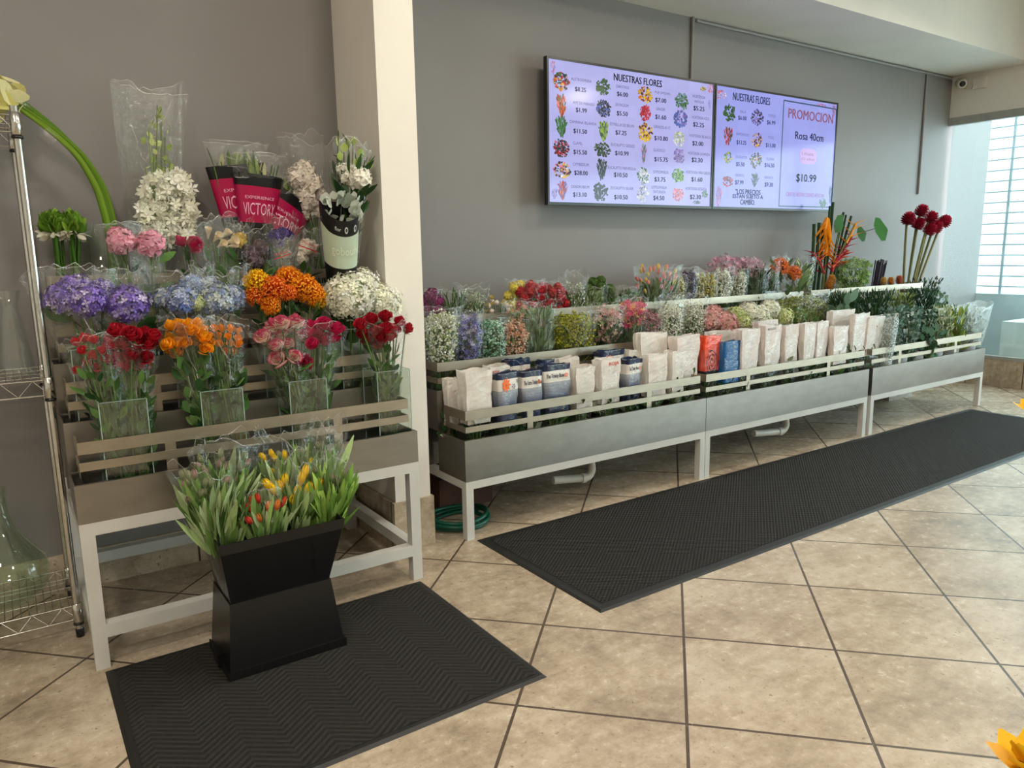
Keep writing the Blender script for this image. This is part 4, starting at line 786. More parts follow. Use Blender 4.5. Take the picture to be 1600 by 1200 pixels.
# black sleeves with a pink band
def band_sleeve(label, name, base, c1, r0, r1, band, bandcol, body, seed, rim=.05, cat='bouquet', group=None, n=28, m=26, dip=.0, flare=1., skew=0.):
    t = thing(name, label, cat, base.tolist(), 0, group); mb = MB(); a = np.arange(n)*2*np.pi/n; c1 = c1-base; V = []; H = np.linalg.norm(c1); rs = R_(seed)
    wv = .035*np.sin(5*a+seed)
    for j in range(m):
        v = j/(m-1); f = v**flare; c = c1*v
        V.append(np.stack([c[0]+(r0*(1-f)+r1[0]*f)*(1+wv*v)*np.cos(a), c[1]+(r0*(1-f)+r1[1]*f)*(1+wv*v)*np.sin(a), c[2]-dip*H*np.clip(-np.sin(a), 0, 1)*v*v+skew*v*(r0*(1-f)+r1[0]*f)*np.cos(a)], -1))
    F = []; C = []
    for j in range(m-1):
        v = (j+.5)/(m-1); col = body if v < band[0] else bandcol if v < band[1] else body
        for k in range(n): F.append((j*n+k, j*n+(k+1) % n, (j+1)*n+(k+1) % n, (j+1)*n+k)); C.append(col)
    mb.add(np.vstack(V), F, np.array(C), 0, True); fr = lambda s, v: np.array([c1[0]*v+(r0*(1-v**flare)+r1[0]*v**flare)*np.sin(s)*1.03, c1[1]*v-(r0*(1-v**flare)+r1[1]*v**flare)*np.cos(s)*1.06-.003, c1[2]*v-dip*H*np.cos(s)*v*v+skew*v*(r0*(1-v**flare)+r1[0]*v**flare)*np.sin(s)])
    return t, mb, fr
def wrap_word(mb, fr, s, s0, s1, v0, v1, col):
    V, F = text_geo(s); mb.add([fr(s0+(s1-s0)*(x+.5), v0+(v1-v0)*(y+.5)) for x, y in V], F, col)
BK, PKB = (22, 22, 24), (172, 8, 72)
for i, (lb, bx, tx, ty, rx, dy) in enumerate([('black sleeve with pink lettered band, tilted towards the orchids', 392, 370, 258, .13, .0), ('black sleeve with pink lettered band, upright with green tips on top', 395, 404, 274, .11, -.05), ('black sleeve with pink lettered band, tilted towards the cream carnations', 398, 447, 300, .12, -.02)]):
    b = foot(bx, Y4+dy, ZF[3]+.02); c1 = Wt(tx, ty, dy); t, mb, fr = band_sleeve(lb, 'lily_bouquet', b, c1, .025, (rx, .04), (.70, .93), PKB, BK, 50+i, flare=1.35, skew=(.12, -.1, -.75)[i], group='black and pink sleeves')
    wrap_word(mb, fr, 'VICTORY', -.85, .85, .73, .81, (236, 176, 206)); wrap_word(mb, fr, 'EXPERIENCE', -.7, .7, .835, .855, (236, 176, 206)); mb.build('printed_sleeve', M_print, t)
    mb = MB(); rs = R_(60+i); H = c1-b; P = H*1.0+np.stack([rs.uniform(-rx, rx, 14)*.8, rs.uniform(-.03, .03, 14), rs.uniform(-.03, .05, 14)], -1); stems(mb, (0, 0, 0), P, .003, (90, 116, 60), .012, 61+i); mb.build('stems', M_leaf, t)
    mb = MB(); n = 16; Q = H*.97+np.stack([rs.uniform(-rx, rx, n)*(.35 if i == 1 else .75), rs.uniform(-.03, .03, n), rs.uniform(-.02, .01, n)], -1); mb.inst(T_STRAP, Q, aligned(rs.normal(0, .12, (n, 3))+np.array([0, 0, 1.]), rs), rs.uniform(.06, .10, n), np.array([(120, 140, 72), (92, 118, 58), (176, 176, 130)])[rs.randint(0, 3, n)], 0, True); mb.build('bud_tips', M_leaf, t)
    mb = MB(); sleeve(mb, H*.98, H*1.13, (rx*.98, .043), (rx*1.04, .045), seed=66+i, ragged=.2, m=5); mb.build('wrapper', M_film, t)
tri('tilted clear bag of cream carnations leaning towards the black sleeves', [(475, 268, 19, 0), (466, 280, 18, -.02), (486, 288, 19, -.02), (473, 299, 18, 0), (492, 302, 17, .01), (481, 316, 17, -.02), (490, 329, 15, 0), (476, 330, 14, 0), (461, 271, 14, .02)], Y4-.02, 515, ZF[3]+.02, CRM, 35, 'carnation_bouquet', 'carnation', (Wt(468, 228), .03, (.11, .05), dict(ragged=.2, flare=.6, m=12)), None, (12, T_LEAF, .05, GREEN, (.04, .03), (.3, .8)))
YC = 3.13
tri('bunch of white carnations with dark leaves and green buds by the column', [(562, 281, 19, -.03), (546, 277, 15, -.01), (535, 266, 12, .02), (552, 268, 12, .02)], YC, 535, ZF[2]+.02, WHC, 36, 'carnation_bouquet', 'carnation', (at(545, 250, YC), .03, (.10, .05), dict(ragged=.25)), None, (60, T_STRAP, .10, DK, (.06, .04), (.45, 1.0), dict(up=1.3)), by=3.27)
b = foot(537, 3.27, ZF[2]+.02); t = thing('green_bud_sprig', 'sprig of pale green buds and thin dark tips above the white carnations', 'flowers', b.tolist()); rs = R_(71)
P = np.array([at(x, y, YC) for x, y in [(532, 245), (557, 254), (570, 250), (545, 225), (528, 222), (552, 222), (575, 258), (562, 262), (538, 232), (566, 240)]])-b; mb = MB(); stems(mb, (0, 0, 0), P, .0022, (80, 104, 60), .012, 72); mb.build('stems', M_leaf, t)
mb = MB(); mb.inst(T_ROUND, P-np.array([0, 0, .015]), aligned(rs.normal(0, .2, (10, 3))+np.array([0, 0, 1]), rs), .038, np.array([(170, 184, 96), (150, 168, 84), (74, 96, 54)])[rs.randint(0, 3, 10)], 0, True); mb.inst(T_BLADE, P, aligned(rs.normal(0, .5, (10, 3))+np.array([0, 0, 1]), rs), .05, (74, 92, 54), 0, True); mb.build('buds', M_leaf, t)
b = foot(534, 3.275, ZF[2]+.02); c1 = at(531, 314, YC-.06); t, mb, fr = band_sleeve('pale mint and black printed sleeve of silvery foliage standing before the column', 'silver_foliage_bouquet', b, c1, .03, (.088, .05), (.66, .87), (186, 200, 178), BK, 75, dip=.12, flare=.7)
for s0, s1, v in ((-.08, .1, .93), (.42, .6, .93)):
    V = np.array([fr(s0+(s1-s0)*(.5+.5*np.cos(k*np.pi/6)), v+.026*np.sin(k*np.pi/6)) for k in range(12)]); V[:, 1] -= .002; mb.add(V, [(0, k, k+1) for k in range(1, 11)], (206, 210, 204)); Vc = V.mean(0)+(V-V.mean(0))*.55; Vc[:, 1] -= .002; mb.add(Vc, [(0, k, k+1) for k in range(1, 11)], (60, 62, 60))
wrap_word(mb, fr, 'flor', -.55, -.25, .915, .945, (206, 210, 204)); wrap_word(mb, fr, 'gobouni', -.8, .8, .72, .80, (222, 228, 206)); mb.build('printed_sleeve', M_print, t)
rs = R_(76); n = 46; Q = (c1-b)*.94+np.stack([rs.uniform(-.075, .075, n), rs.uniform(-.035, .02, n), rs.uniform(-.05, .06, n)], -1); mb = MB(); mb.inst(T_ROUND, Q, aligned(rs.normal(0, .45, (n, 3))+np.array([0, -.5, 1.]), rs), rs.uniform(.03, .055, n), np.array([(176, 184, 172), (198, 204, 192), (150, 162, 150)])[rs.randint(0, 3, n)], 0, True); mb.build('silvery_leaves', M_leaf, t)
# ---------------------------------------------------------------- flower bucket with tulips on the doormat
t = thing('flower_bucket', 'tall black two-part plastic bucket of tulips on the short doormat', 'bucket', (.69, 2.563, .009))
def frustum(mb, r0, r1, th=.006, inner=True, mat=0):
    "rectangular shell between two rings (x0,y0,x1,y1,z)"
    def ring(r, i): x0, y0, x1, y1, z = r; return [(x0+i, y0+i, z), (x1-i, y0+i, z), (x1-i, y1-i, z), (x0+i, y1-i, z)]
    V = ring(r0, 0)+ring(r1, 0)+ring(r0, th)+ring(r1, th)
    F = [(k, (k+1) % 4, 4+(k+1) % 4, 4+k) for k in range(4)]+[(8+(k+1) % 4, 8+k, 12+k, 12+(k+1) % 4) for k in range(4)]+[(4+k, 4+(k+1) % 4, 12+(k+1) % 4, 12+k) for k in range(4)]
    mb.add(V, F, mat=mat)
mb = MB(); frustum(mb, (-.2, -.132, .203, .14, 0), (-.178, -.112, .172, .115, .258)); mb.add([(-.196, -.128, .006), (.199, -.128, .006), (.199, .136, .006), (-.196, .136, .006)], [(0, 1, 2, 3)])
for x in (-.12, .1): mb.add([(x-.012, -.1325, .01), (x+.012, -.1325, .01), (x+.004, -.121, .16), (x-.004, -.121, .16), (x-.012, -.126, .01), (x+.012, -.126, .01)], [(0, 1, 2, 3)])
mb.box((-.205, -.138, 0), (.208, -.131, .03)); mb.box((-.205, -.131, 0), (-.199, .145, .03)); mb.box((.202, -.131, 0), (.208, .145, .03)); mb.build('bucket_base', M_black, t)
for sx in (-1, 1):
    mb = MB(); mb.box((sx*.206-.012, -.05, .02), (sx*.206+.012, .02, .062)); mb.build('lug', M_black, t)
mb = MB(); frustum(mb, (-.172, -.106, .166, .109, .25), (-.2, -.15, .212, .152, .45)); frustum(mb, (-.203, -.156, .215, .158, .45), (-.206, -.16, .218, .162, .487))
for x in (-.11, .12): mb.add([(x-.004, -.1145, .27), (x+.004, -.1145, .27), (x+.014, -.1495, .44), (x-.014, -.1495, .44), ], [(0, 1, 2, 3)])
mb.build('collar', M_black, t)
BZ = .03
T_TLEAF = leaft(.075, .12)
def tulips(label, pxr, Y, bx, by, kinds, seed, film, nleaf, spread=.05, leafrad=(.065, .045), sz=.017, lc=None):
    Y -= .027; P = np.array([at(x, y, Y+dy) for x, y, dy in pxr]); b = np.array([.69+(bx-.69)*.55, 2.563+(by-2.59)*.5, BZ])
    return posy(label, 'bouquet', 'tulip_bouquet', b, P, [TUL[k] for k in kinds], [sz*1.15]*len(P), 'tulip', seed, film, (int(nleaf*3), T_TLEAF, .15, lc or [(108, 142, 72), (134, 164, 94), (94, 126, 66), (156, 178, 122), (172, 188, 142)], leafrad, (.62, .86), dict(up=1.6, spread=.8)), 'tulip bunches in the black bucket', stem=(.0035, (112, 146, 76)), face=(-.05, -.15, 1.), drop=.0)
def cl(c, n, sx, sy, seed, dy=.02):
    rs = R_(seed); return [(c[0]+rs.uniform(-sx, sx), c[1]+rs.uniform(-sy, sy), rs.uniform(-dy, dy)) for _ in range(n)]
F_ = lambda x, y, Y: at(x, y, Y)
tulips('clear-wrapped bunch of tight green tulip buds at the near corner of the bucket', cl((318, 768), 16, 32, 26, 1), 2.52, .575, 2.53, ['green', 'mauve', 'green'], 101, (F_(312, 752, 2.52), .04, (.10, .05), dict(ragged=.3)), 60)
tulips('clear-wrapped bunch of green and mauve tulip buds along the back of the bucket', cl((350, 738), 16, 42, 22, 2), 2.64, .60, 2.66, ['green', 'mauve', 'mauve'], 102, (F_(350, 715, 2.64), .04, (.12, .05), dict(ragged=.3)), 50)
tulips('small bunch of red and orange tulips at the front of the bucket', [(405, 786, 0), (392, 800, 0), (393, 818, -.02), (408, 815, -.01), (418, 800, .01), (432, 797, 0), (440, 792, .01), (398, 790, .02)], 2.49, .695, 2.505, ['red', 'red', 'red', 'orange', 'orange', 'orange', 'red', 'red'], 103, (F_(412, 770, 2.49), .035, (.07, .035), dict(ragged=.1)), 24, leafrad=(.05, .018))
tulips('bunch of bright yellow tulips in the middle of the bucket', [(475, 748, .03), (463, 778, 0), (455, 790, -.02), (478, 774, -.01), (493, 768, -.01), (425, 766, .02), (440, 770, .02), (446, 760, .03), (470, 758, .02), (432, 774, .01)], 2.55, .76, 2.56, ['yellow'], 104, (F_(458, 738, 2.55), .04, (.09, .05), dict(ragged=.3)), 40, sz=.0235)
tulips('clear-wrapped bunch of yellow tulips at the back of the bucket', cl((450, 730), 12, 36, 16, 5), 2.67, .72, 2.68, ['yellow', 'yellow', 'green'], 105, (F_(448, 700, 2.67), .04, (.11, .05), dict(ragged=.35)), 40)
tulips('leafy green tulip bunch at the bucket end nearest the column', cl((518, 758), 9, 24, 22, 6), 2.55, .835, 2.54, ['green'], 106, (F_(520, 740, 2.55), .035, (.065, .05), dict(ragged=.3)), 60, lc=[(132, 166, 76), (152, 182, 92), (110, 148, 66)])
tulips('crinkled clear wrap of green buds behind the leafy end of the bucket', cl((505, 715), 9, 26, 14, 7), 2.68, .83, 2.69, ['green'], 107, (F_(508, 696, 2.68), .035, (.09, .05), dict(ragged=.4)), 26)

# ---------------------------------------------------------------- low stands: helpers
RF = [t[1]-.208+.0245 for t in RT]; S1, S2, S3 = 3.115, 3.432, 3.702
def zone(box, Y, dmax=.115):
    x0, y0, x1, y1 = box; xm = (x0+x1)/2; c = at(xm, (y0+y1)/2, Y); th = math.atan2(c[0], Y)
    W = abs(at(x1, (y0+y1)/2, Y)[0]-at(x0, (y0+y1)/2, Y)[0]); hw = W/2*math.cos(th)*1.13; ry = min(hw, dmax); rx = math.sqrt(max(hw**2-(ry*math.sin(th))**2, (.3*hw)**2))/math.cos(th)
    return c[0], at(xm, y0, Y)[2], at(xm, y1, Y)[2], rx, ry
def vol(n, rx, ry, zl, zh, rs, dome=.4, flare=.7):
    t = rs.uniform(0, 1, n)**.85; a = rs.uniform(0, 6.283, n); q = (.5+.5*np.sqrt(rs.uniform(0, 1, n)))*(1+.10*np.sin(3*a+5*t+rs.uniform(0, 6))+.07*np.sin(7*a-9*t))*(1+np.abs(rs.normal(0, .05, n))); k = flare+(1-flare)*t
    q = np.where(t > 1-dome, q*np.sqrt(np.clip(1-((t-1+dome)/dome)**2*.8, 0, 1)), q)*k
    return np.stack([np.cos(a)*q*rx, np.sin(a)*q*ry, zl+(zh-zl)*t*(1-.13*np.abs(np.sin(2*a+7*rx)))+rs.normal(0, .006, n)], -1)
def rb(label, name, kind, box, Y, z0, cols, seed, n=500, size=.0055, film=1, leafc=None, nleaf=30, leafT=None, lsize=.06, group=None, cat='bouquet', meshes=None, hname='flower_head', filmmat=None, frag=.16, zl=None, dmax=.115, face=(-.5, -.7, .7), stemc=(92, 118, 66), nst=12, lean=(0, 0), ls=.62, lk=1.8):
    X, zt, zb, rx, ry = zone(box, Y, dmax); rs = R_(seed); b = np.array([X-lean[0], Y-lean[1], z0]); c = np.array([lean[0], lean[1], 0])
    t = thing(name, label, cat, b.tolist(), 0, group); zt -= z0; zb = (zb if zl is None else zl)-z0; zb = max(zb-.035, .05)
    top = np.stack([rs.uniform(-rx, rx, nst)*.7, rs.uniform(-ry, ry, nst)*.7, np.full(nst, zb+(zt-zb)*.6)], -1)+c
    mb = MB(); stems(mb, (0, 0, 0), top, .0028, stemc, .022, seed); mb.build('stems', M_leaf, t)
    if nleaf:
        mb = MB(); leafset(mb, int(nleaf*lk), (0, 0, .02), (c[0], c[1], zt*.95), (rx, ry), leafT or T_LEAF, lsize*ls, leafc or GREEN, seed+1, zr=(.15, .96 if kind == 'leaf' else .8), up=1.1, spread=.8); mb.build('leaves', M_leaf, t)
    if kind == 'cloud':
        mb = MB(); cloud(mb, vol(n, rx, ry, zb, zt, rs)+c, size, cols, seed); mb.build('blossom', M_petal, t)['kind'] = 'stuff'
    elif kind == 'floret':
        mb = MB(); cloud(mb, vol(n, rx, ry, zb, zt, rs)+c, size, cols, seed, T_STAR5); mb.build('blossom', M_petal, t)['kind'] = 'stuff'
    elif kind == 'heads':
        m = int(n); a = rs.uniform(0, 6.283, m); P = []
        for k in range(400):
            p = vol(1, rx, ry, zb, zt, rs, .5, .85)[0]
            if p[1] > ry*.45 and p[2] < zt-.04: continue
            if all(np.linalg.norm(p-q) > size*1.15 for q in P): P.append(p)
            if len(P) >= m: break
        heads(t, b, np.array(P)+b+c, meshes, size, hname, seed, face)
    if film:
        mb = MB(); sleeve(mb, (0, 0, .01), (c[0], c[1], zt*.98), min(.04, rx*.7), (rx*1.12+.006, ry*1.12+.006), seed=seed+5, ragged=frag, flare=.7); mb.build('wrapper', filmmat or M_film, t)
    return t
GYP = [(248, 247, 238), (240, 239, 226), (232, 232, 216), (206, 210, 186)]
# front tier: paper and printed wraps
def crumple(V, rs, s): return V+rs.normal(0, s, V.shape)
def paperwrap(label, style, box, Y, seed, d=.085, tilt=0., inner=None, group=None, lettering=None, hpap=.52):
    Y = max(Y, 3.072+d*.56)
    d *= .8; x0, ytop, x1 = box; xm = (x0+x1)/2; rs = R_(seed); c = at(xm, ytop, Y); th = c[0]/Y
    W = at(x1, ytop, Y)[0]-at(x0, ytop, Y)[0]; w = max(W-d*th*.85, .055)*.99; X = at(xm, ytop+20, Y)[0]; z0 = RF[0]; H = c[2]-z0
    t = thing('wrapped_bouquet', label, 'bouquet', (X, Y+.012*(seed % 2), z0), rs.uniform(-.02, .14), group); n = 5; m = 18
    def section(v): k = .88+.17*v; return w/2*k, d/2*k
    zb = H*(1-hpap); ln = np.array([tilt, 0])
    def P(s, side, v):
        hw, hd = section(v); z = zb+(H-zb)*v; ox = tilt*z/H
        x, y = [(-hw+2*hw*s, -hd), (hw, -hd+2*hd*s), (hw-2*hw*s, hd), (-hw, hd-2*hd*s)][side]; return (x+ox, y, z)
    V = []; C = []; F = []; ph = rs.uniform(0, 6.28, 3)
    for j in range(m):
        v = j/(m-1)
        for side in range(4):
            for k in range(n):
                p = np.array(P(k/n, side, v)); q = p[:2]-np.array([tilt*p[2]/H, 0]); q = q*(1+.035*np.sin(p[2]*40+ph[0]+side*2)+.03*np.sin(k*2.1+ph[1]+p[2]*15))
                V.append([q[0]+tilt*p[2]/H, q[1], p[2]+(.006*np.sin(side*1.7+k*.9+ph[2]) if j == m-1 else 0)])
    N4 = 4*n
    for j in range(m-1):
        for k in range(N4):
            F.append((j*N4+k, j*N4+(k+1) % N4, (j+1)*N4+(k+1) % N4, (j+1)*N4+k)); v = (j+.5)/(m-1); side = k//n
            if style == 'white': cc = (236, 228, 220)
            elif style == 'pinkwhite': cc = (234, 222, 215)
            elif style == 'navy': cc = (36, 46, 76) if v > .88 else (232, 226, 220) if v > .66 else tuple(mixc((54, 62, 92), (166, 170, 178), [np.clip((v-.18)/.46, 0, 1)])[0])
            elif style == 'orange': cc = (236, 72, 22) if v > .72 else (226, 84, 60) if v > .22 else (34, 30, 44)
            elif style == 'blue': cc = (10, 92, 152)
            C.append(cc)
    mb = MB(); mb.add(crumple(np.array(V), rs, .0009), F, np.array(C), 0, style in ('navy', 'blue'))
    def fp(s, v, off=.004): p = P(s, 0, v); return (p[0], p[1]*1.05-off, p[2])
    if lettering:
        for (txt, s0, s1, v0, v1, col) in lettering:
            TV, TF = text_geo(txt); mb.add([fp(s0+(s1-s0)*(x+.5), v0+(v1-v0)*(y+.5)) for x, y in TV], TF, col); mb.add([fp(s0+.008+(s1-s0)*(x+.5), v0+(v1-v0)*(y+.5), .0045) for x, y in TV], TF, col)
    if style == 'navy':
        for (s0, v0, r, col, kk) in (((.82, .77, .075, (236, 104, 50), 7),) if seed % 2 else ((.34, .77, .2, (238, 110, 40), 9), (.72, .72, .09, (70, 78, 96), 6))):
            for k in range(kk):
                a = k*2*np.pi/kk; q = lambda rr, aa: fp(s0+rr*np.cos(aa)*1.2, v0+rr*np.sin(aa)*.8, .006)
                mb.add([q(.01, a), q(r*.6, a-.35), q(r, a), q(r*.6, a+.35)], [(0, 1, 2, 3)], col)
        for k in range(16): s0, v0 = rs.uniform(.05, .95), rs.uniform(.05, .6); r = rs.uniform(.006, .013); mb.add([fp(s0-r, v0), fp(s0, v0-r*.6), fp(s0+r, v0), fp(s0, v0+r*.6)], [(0, 1, 2, 3)], (206, 210, 216))
    if style == 'orange':
        for k in range(46):
            a0, a1 = k*.42, (k+1)*.42; r0, r1 = .03+.0082*k, .03+.0082*(k+1); wd = .03+.02*np.sin(k*1.9)
            if wd > .004: mb.add([fp(.42+r0*np.cos(a0), .45+r0*.75*np.sin(a0), .006), fp(.42+(r0+wd)*np.cos(a0), .45+(r0+wd)*.75*np.sin(a0), .006), fp(.42+(r1+wd)*np.cos(a1), .45+(r1+wd)*.75*np.sin(a1), .006), fp(.42+r1*np.cos(a1), .45+r1*.75*np.sin(a1), .006)], [(0, 1, 2, 3)], (44, 22, 34))
    if style == 'blue': mb.add([fp(.58+.05*np.cos(k*np.pi/5), .88+.03*np.sin(k*np.pi/5)) for k in range(10)], [(0, k, k+1) for k in range(1, 9)], (126, 150, 130))
    mb.build('paper_wrap', M_print if style in ('navy', 'orange', 'blue') else M_paper, t)
    mb = MB(); hw, hd = section(.1)
    Vr = []; nn = 20; a = np.arange(nn)*2*np.pi/nn
    for j in range(7):
        v = j/6; z = .01+(H*1.0-.01)*v; kx = .55+.47*min(1, v*1.5); Vr.append(np.stack([np.sign(np.cos(a))*np.abs(np.cos(a))**.5*hw*kx*1.2+tilt*z/H+rs.normal(0, .003, nn), np.sign(np.sin(a))*np.abs(np.sin(a))**.5*hd*kx*1.2+rs.normal(0, .003, nn), np.full(nn, z)], -1))
    mb.add(np.vstack(Vr), [(j*nn+k, j*nn+(k+1) % nn, (j+1)*nn+(k+1) % nn, (j+1)*nn+k) for j in range(6) for k in range(nn)]); crease_glints(mb, np.array(Vr), rs, 12, .0014); mb.build('clear_wrapper', M_film, t)
    mb = MB(); topz = zb+.05; stems(mb, (0, 0, 0), np.stack([rs.uniform(-hw, hw, 14)*.8, rs.uniform(-hd, hd, 14)*.8, np.full(14, topz)], -1), .0028, (88, 112, 62), .014, seed); mb.build('stems', M_leaf, t)
    mb = MB(); leafset(mb, 34, (0, 0, .02), (0, 0, topz), (hw, hd), T_LEAF, .06, DK+[(150, 160, 130)], seed+1, zr=(.1, 1)); mb.build('leaves', M_leaf, t)
    if inner is not None:
        g = [(-.26, -.12), (.05, -.16), (.26, -.1), (-.2, .14), (.2, .15)]; P5 = np.array([(gx*w*.7+tilt*.96, gy*d, H-.085) for gx, gy in g])
        heads(t, np.zeros(3), P5, inner, min(.02, w*.16), 'rose', seed, (0, -.1, 1), .15)
    return t
PNK = [rose_mesh('pink_rose', (230, 168, 156), (238, 196, 186), 120), rose_mesh('pale_rose', (230, 190, 176), (238, 212, 200), 121)]
REDI = [PNK[0], rose_mesh('coral_rose', (220, 84, 60), (230, 120, 90), 122)]
GW, GN = 'white paper wrapped bunches on the front tier', 'navy printed wraps on the front tier'
TR = [('The Trinity Rose', .06, .74, .71, .82, (40, 38, 50))]
for a in [('narrow white paper bunch at the outer end of the row beside the column', 'white', (694, 592, 719), 3.255, 1, dict(d=.06, inner=PNK)),
    ('wide white paper bunch first in the front row beside the column', 'white', (715, 578, 768), 3.10, 2, dict(d=.10, inner=PNK)),
    ('white paper bunch with red print behind the first navy wrap', 'white', (757, 571, 797), 3.235, 3, dict(inner=REDI, lettering=[('ROSAS', .1, .45, .86, .92, (196, 50, 50))])),
    ('navy printed wrap with large orange daisy and open top, first of the navy ones', 'navy', (766, 582, 809), 3.10, 4, dict(inner=ORG, lettering=[('Th', .86, .97, .79, .85, (50, 48, 60))])),
    ('tall navy wrap in the rear row behind the first two navy wraps', 'navy', (788, 561, 828), 3.245, 5, dict(lettering=[('rinity Rose', .1, .68, .73, .80, (50, 48, 60))])),
    ('navy wrap lettered across its whole front, second in the front row', 'navy', (808, 579, 848), 3.09, 7, dict(lettering=[('The Extra Trinity Rose', .03, .97, .69, .81, (40, 38, 50))])),
    ('widest navy wrap with small orange daisy at the end of its lettering', 'navy', (842, 569, 892), 3.10, 9, dict(lettering=TR)),
    ('plain navy rim showing behind the widest navy wrap', 'navy', (838, 562, 866), 3.235, 6, dict(d=.07)),
    ('white paper bunch with red print in the rear row above the widest navy wrap', 'white', (866, 559, 906), 3.24, 11, dict(inner=REDI, lettering=[('TINTA', .1, .5, .86, .92, (196, 50, 50))])),
    ('white paper bunch standing against the widest navy wrap', 'white', (889, 572, 928), 3.11, 12, dict(inner=PNK)),
    ('white bunch with an orange-red printed patch at its rim', 'white', (928, 560, 972), 3.11, 13, dict(inner=REDI, lettering=[('ROJA', .35, .85, .83, .93, (222, 84, 60))])),
    ('dark navy wrap in the rear row behind the orange-patched white bunch', 'navy', (928, 547, 974), 3.25, 14, dict(d=.07)),
    ('narrow navy wrap between the orange-patched bunch and plain white bags', 'navy', (969, 560, 1004), 3.11, 15, dict(lettering=TR)),
    ('plain white bag beside the narrow navy wrap', 'white', (1001, 553, 1042), 3.10, 16, dict(inner=PNK)),
    ('low white bag in the rear behind the narrow navy wrap', 'white', (975, 547, 1008), 3.235, 17, dict(d=.07, inner=PNK)),
    ('slim white bag between two plain white bags near the bin joint', 'white', (1037, 548, 1070), 3.11, 18, dict(inner=PNK)),
    ('tall white bag in the rear row near the bin joint', 'white', (993, 520, 1044), 3.22, 19, dict(d=.08, inner=PNK)),
    ('tall pinkish white bag beside the orange printed bag', 'pinkwhite', (1045, 524, 1093), 3.16, 20, dict(d=.085, inner=PNK)),
    ('bright orange bag printed with a large dark rose spiral', 'orange', (1093, 525, 1126), 3.13, 21, dict(d=.07, tilt=.01, inner=RED)),
    ('plain bright blue bag beside the orange rose bag', 'blue', (1120, 533, 1157), 3.09, 22, dict(d=.07)),
    ('white paper bunch behind the bright blue bag', 'white', (1104, 518, 1150), 3.23, 23, dict(d=.07, inner=PNK)),
    ('pinkish white bag with salmon roses next to the blue bag', 'pinkwhite', (1146, 514, 1188), 3.11, 24, dict(d=.07, inner=PNK)),
    ('second pinkish white bag counted from the blue bag', 'pinkwhite', (1186, 508, 1224), 3.11, 25, dict(d=.065, inner=PNK, lettering=[('ROSAS', .1, .6, .9, .95, (150, 130, 130))])),
    ('dark red roses in a white bag behind the second pinkish bag', 'pinkwhite', (1176, 501, 1214), 3.24, 26, dict(d=.06, inner=RED)),
    ('third pinkish white bag counted from the blue bag', 'pinkwhite', (1220, 508, 1250), 3.11, 27, dict(d=.06, inner=PNK)),
    ('white bag with a clear shiny edge in the middle of the white row', 'pinkwhite', (1247, 505, 1275), 3.11, 28, dict(d=.055, inner=PNK)),
    ('glossy clear-wrapped white bag before the short square bag', 'pinkwhite', (1270, 503, 1297), 3.11, 29, dict(d=.05, inner=PNK)),
    ('short square white bag below the raised rear bag', 'pinkwhite', (1293, 510, 1326), 3.10, 30, dict(d=.055, inner=PNK)),
    ('raised white bag in the rear against the dark leaves', 'white', (1294, 485, 1336), 3.235, 31, dict(d=.06, inner=PNK)),
    ('tall white bag leaning towards the window, second from the end', 'pinkwhite', (1319, 491, 1354), 3.12, 32, dict(d=.055, tilt=.06, inner=PNK)),
    ('last white bag of the row, leaning over the bin joint', 'pinkwhite', (1342, 496, 1374), 3.11, 33, dict(d=.05, tilt=.09, inner=PNK))]:
    paperwrap(a[0], a[1], a[2], a[3], a[4], group=GN if a[1] == 'navy' else GW if 'white' in a[1] else None, **a[5])
# ---------------------------------------------------------------- second tier of the low stands
LL = 'bunches on the second tier of the low stands'
z2, z3 = RF[1], RF[2]
rb('fluffy white and pale green filler bunch next to the column', 'gypsophila_bouquet', 'cloud', (664, 482, 714, 556), S2, z2, GYP+[(186, 196, 140), (160, 176, 110)], 201, 900, .0062, group=LL, frag=.1)
rb('lavender-blue wrapped flower bunch between white and mint baby-breath', 'delphinium_bouquet', 'floret', (715, 488, 751, 565), S2, z2, [(116, 116, 184), (146, 146, 202), (92, 90, 160), (186, 186, 216), (70, 84, 90)], 202, 330, .017, group=LL, frag=.1)
rb('mint green tinted baby-breath bunch', 'gypsophila_bouquet', 'cloud', (750, 496, 790, 562), S2, z2, [(140, 196, 166), (176, 214, 190), (210, 228, 214), (70, 140, 104)], 203, 900, .0058, group=LL, frag=.1)
rb('peach tinted baby-breath bunch', 'gypsophila_bouquet', 'cloud', (786, 499, 823, 556), S2, z2, [(222, 160, 124), (234, 184, 150), (196, 128, 98), (240, 208, 184)], 204, 900, .0058, group=LL, frag=.1)
rb('leafy bunch of unopened green and pink buds behind the peach baby-breath', 'alstroemeria_bouquet', 'floret', (792, 476, 836, 500), S2+.05, z2, [(150, 160, 110), (206, 140, 120), (130, 150, 90)], 205, 70, .014, nleaf=70, leafc=[(98, 124, 84), (120, 144, 104), (82, 108, 72)], lsize=.09, group=LL)
rb('grey-green leafy bunch in clear wrap beside the golden one', 'greenery_bouquet', 'leaf', (822, 476, 863, 556), S2, z2, GREEN, 206, 0, nleaf=170, leafc=[(112, 136, 104), (132, 152, 122), (92, 118, 84)], leafT=T_STRAP, lsize=.1, group=LL)
rb('golden yellow-green filler bunch in clear wrap', 'solidago_bouquet', 'cloud', (863, 486, 928, 540), S2, z2, [(172, 172, 30), (190, 186, 50), (148, 152, 34), (120, 134, 40)], 207, 1200, .0068, leafc=[(122, 134, 50), (98, 116, 50)], nleaf=120, leafT=T_BLADE, lsize=.12, group=LL)
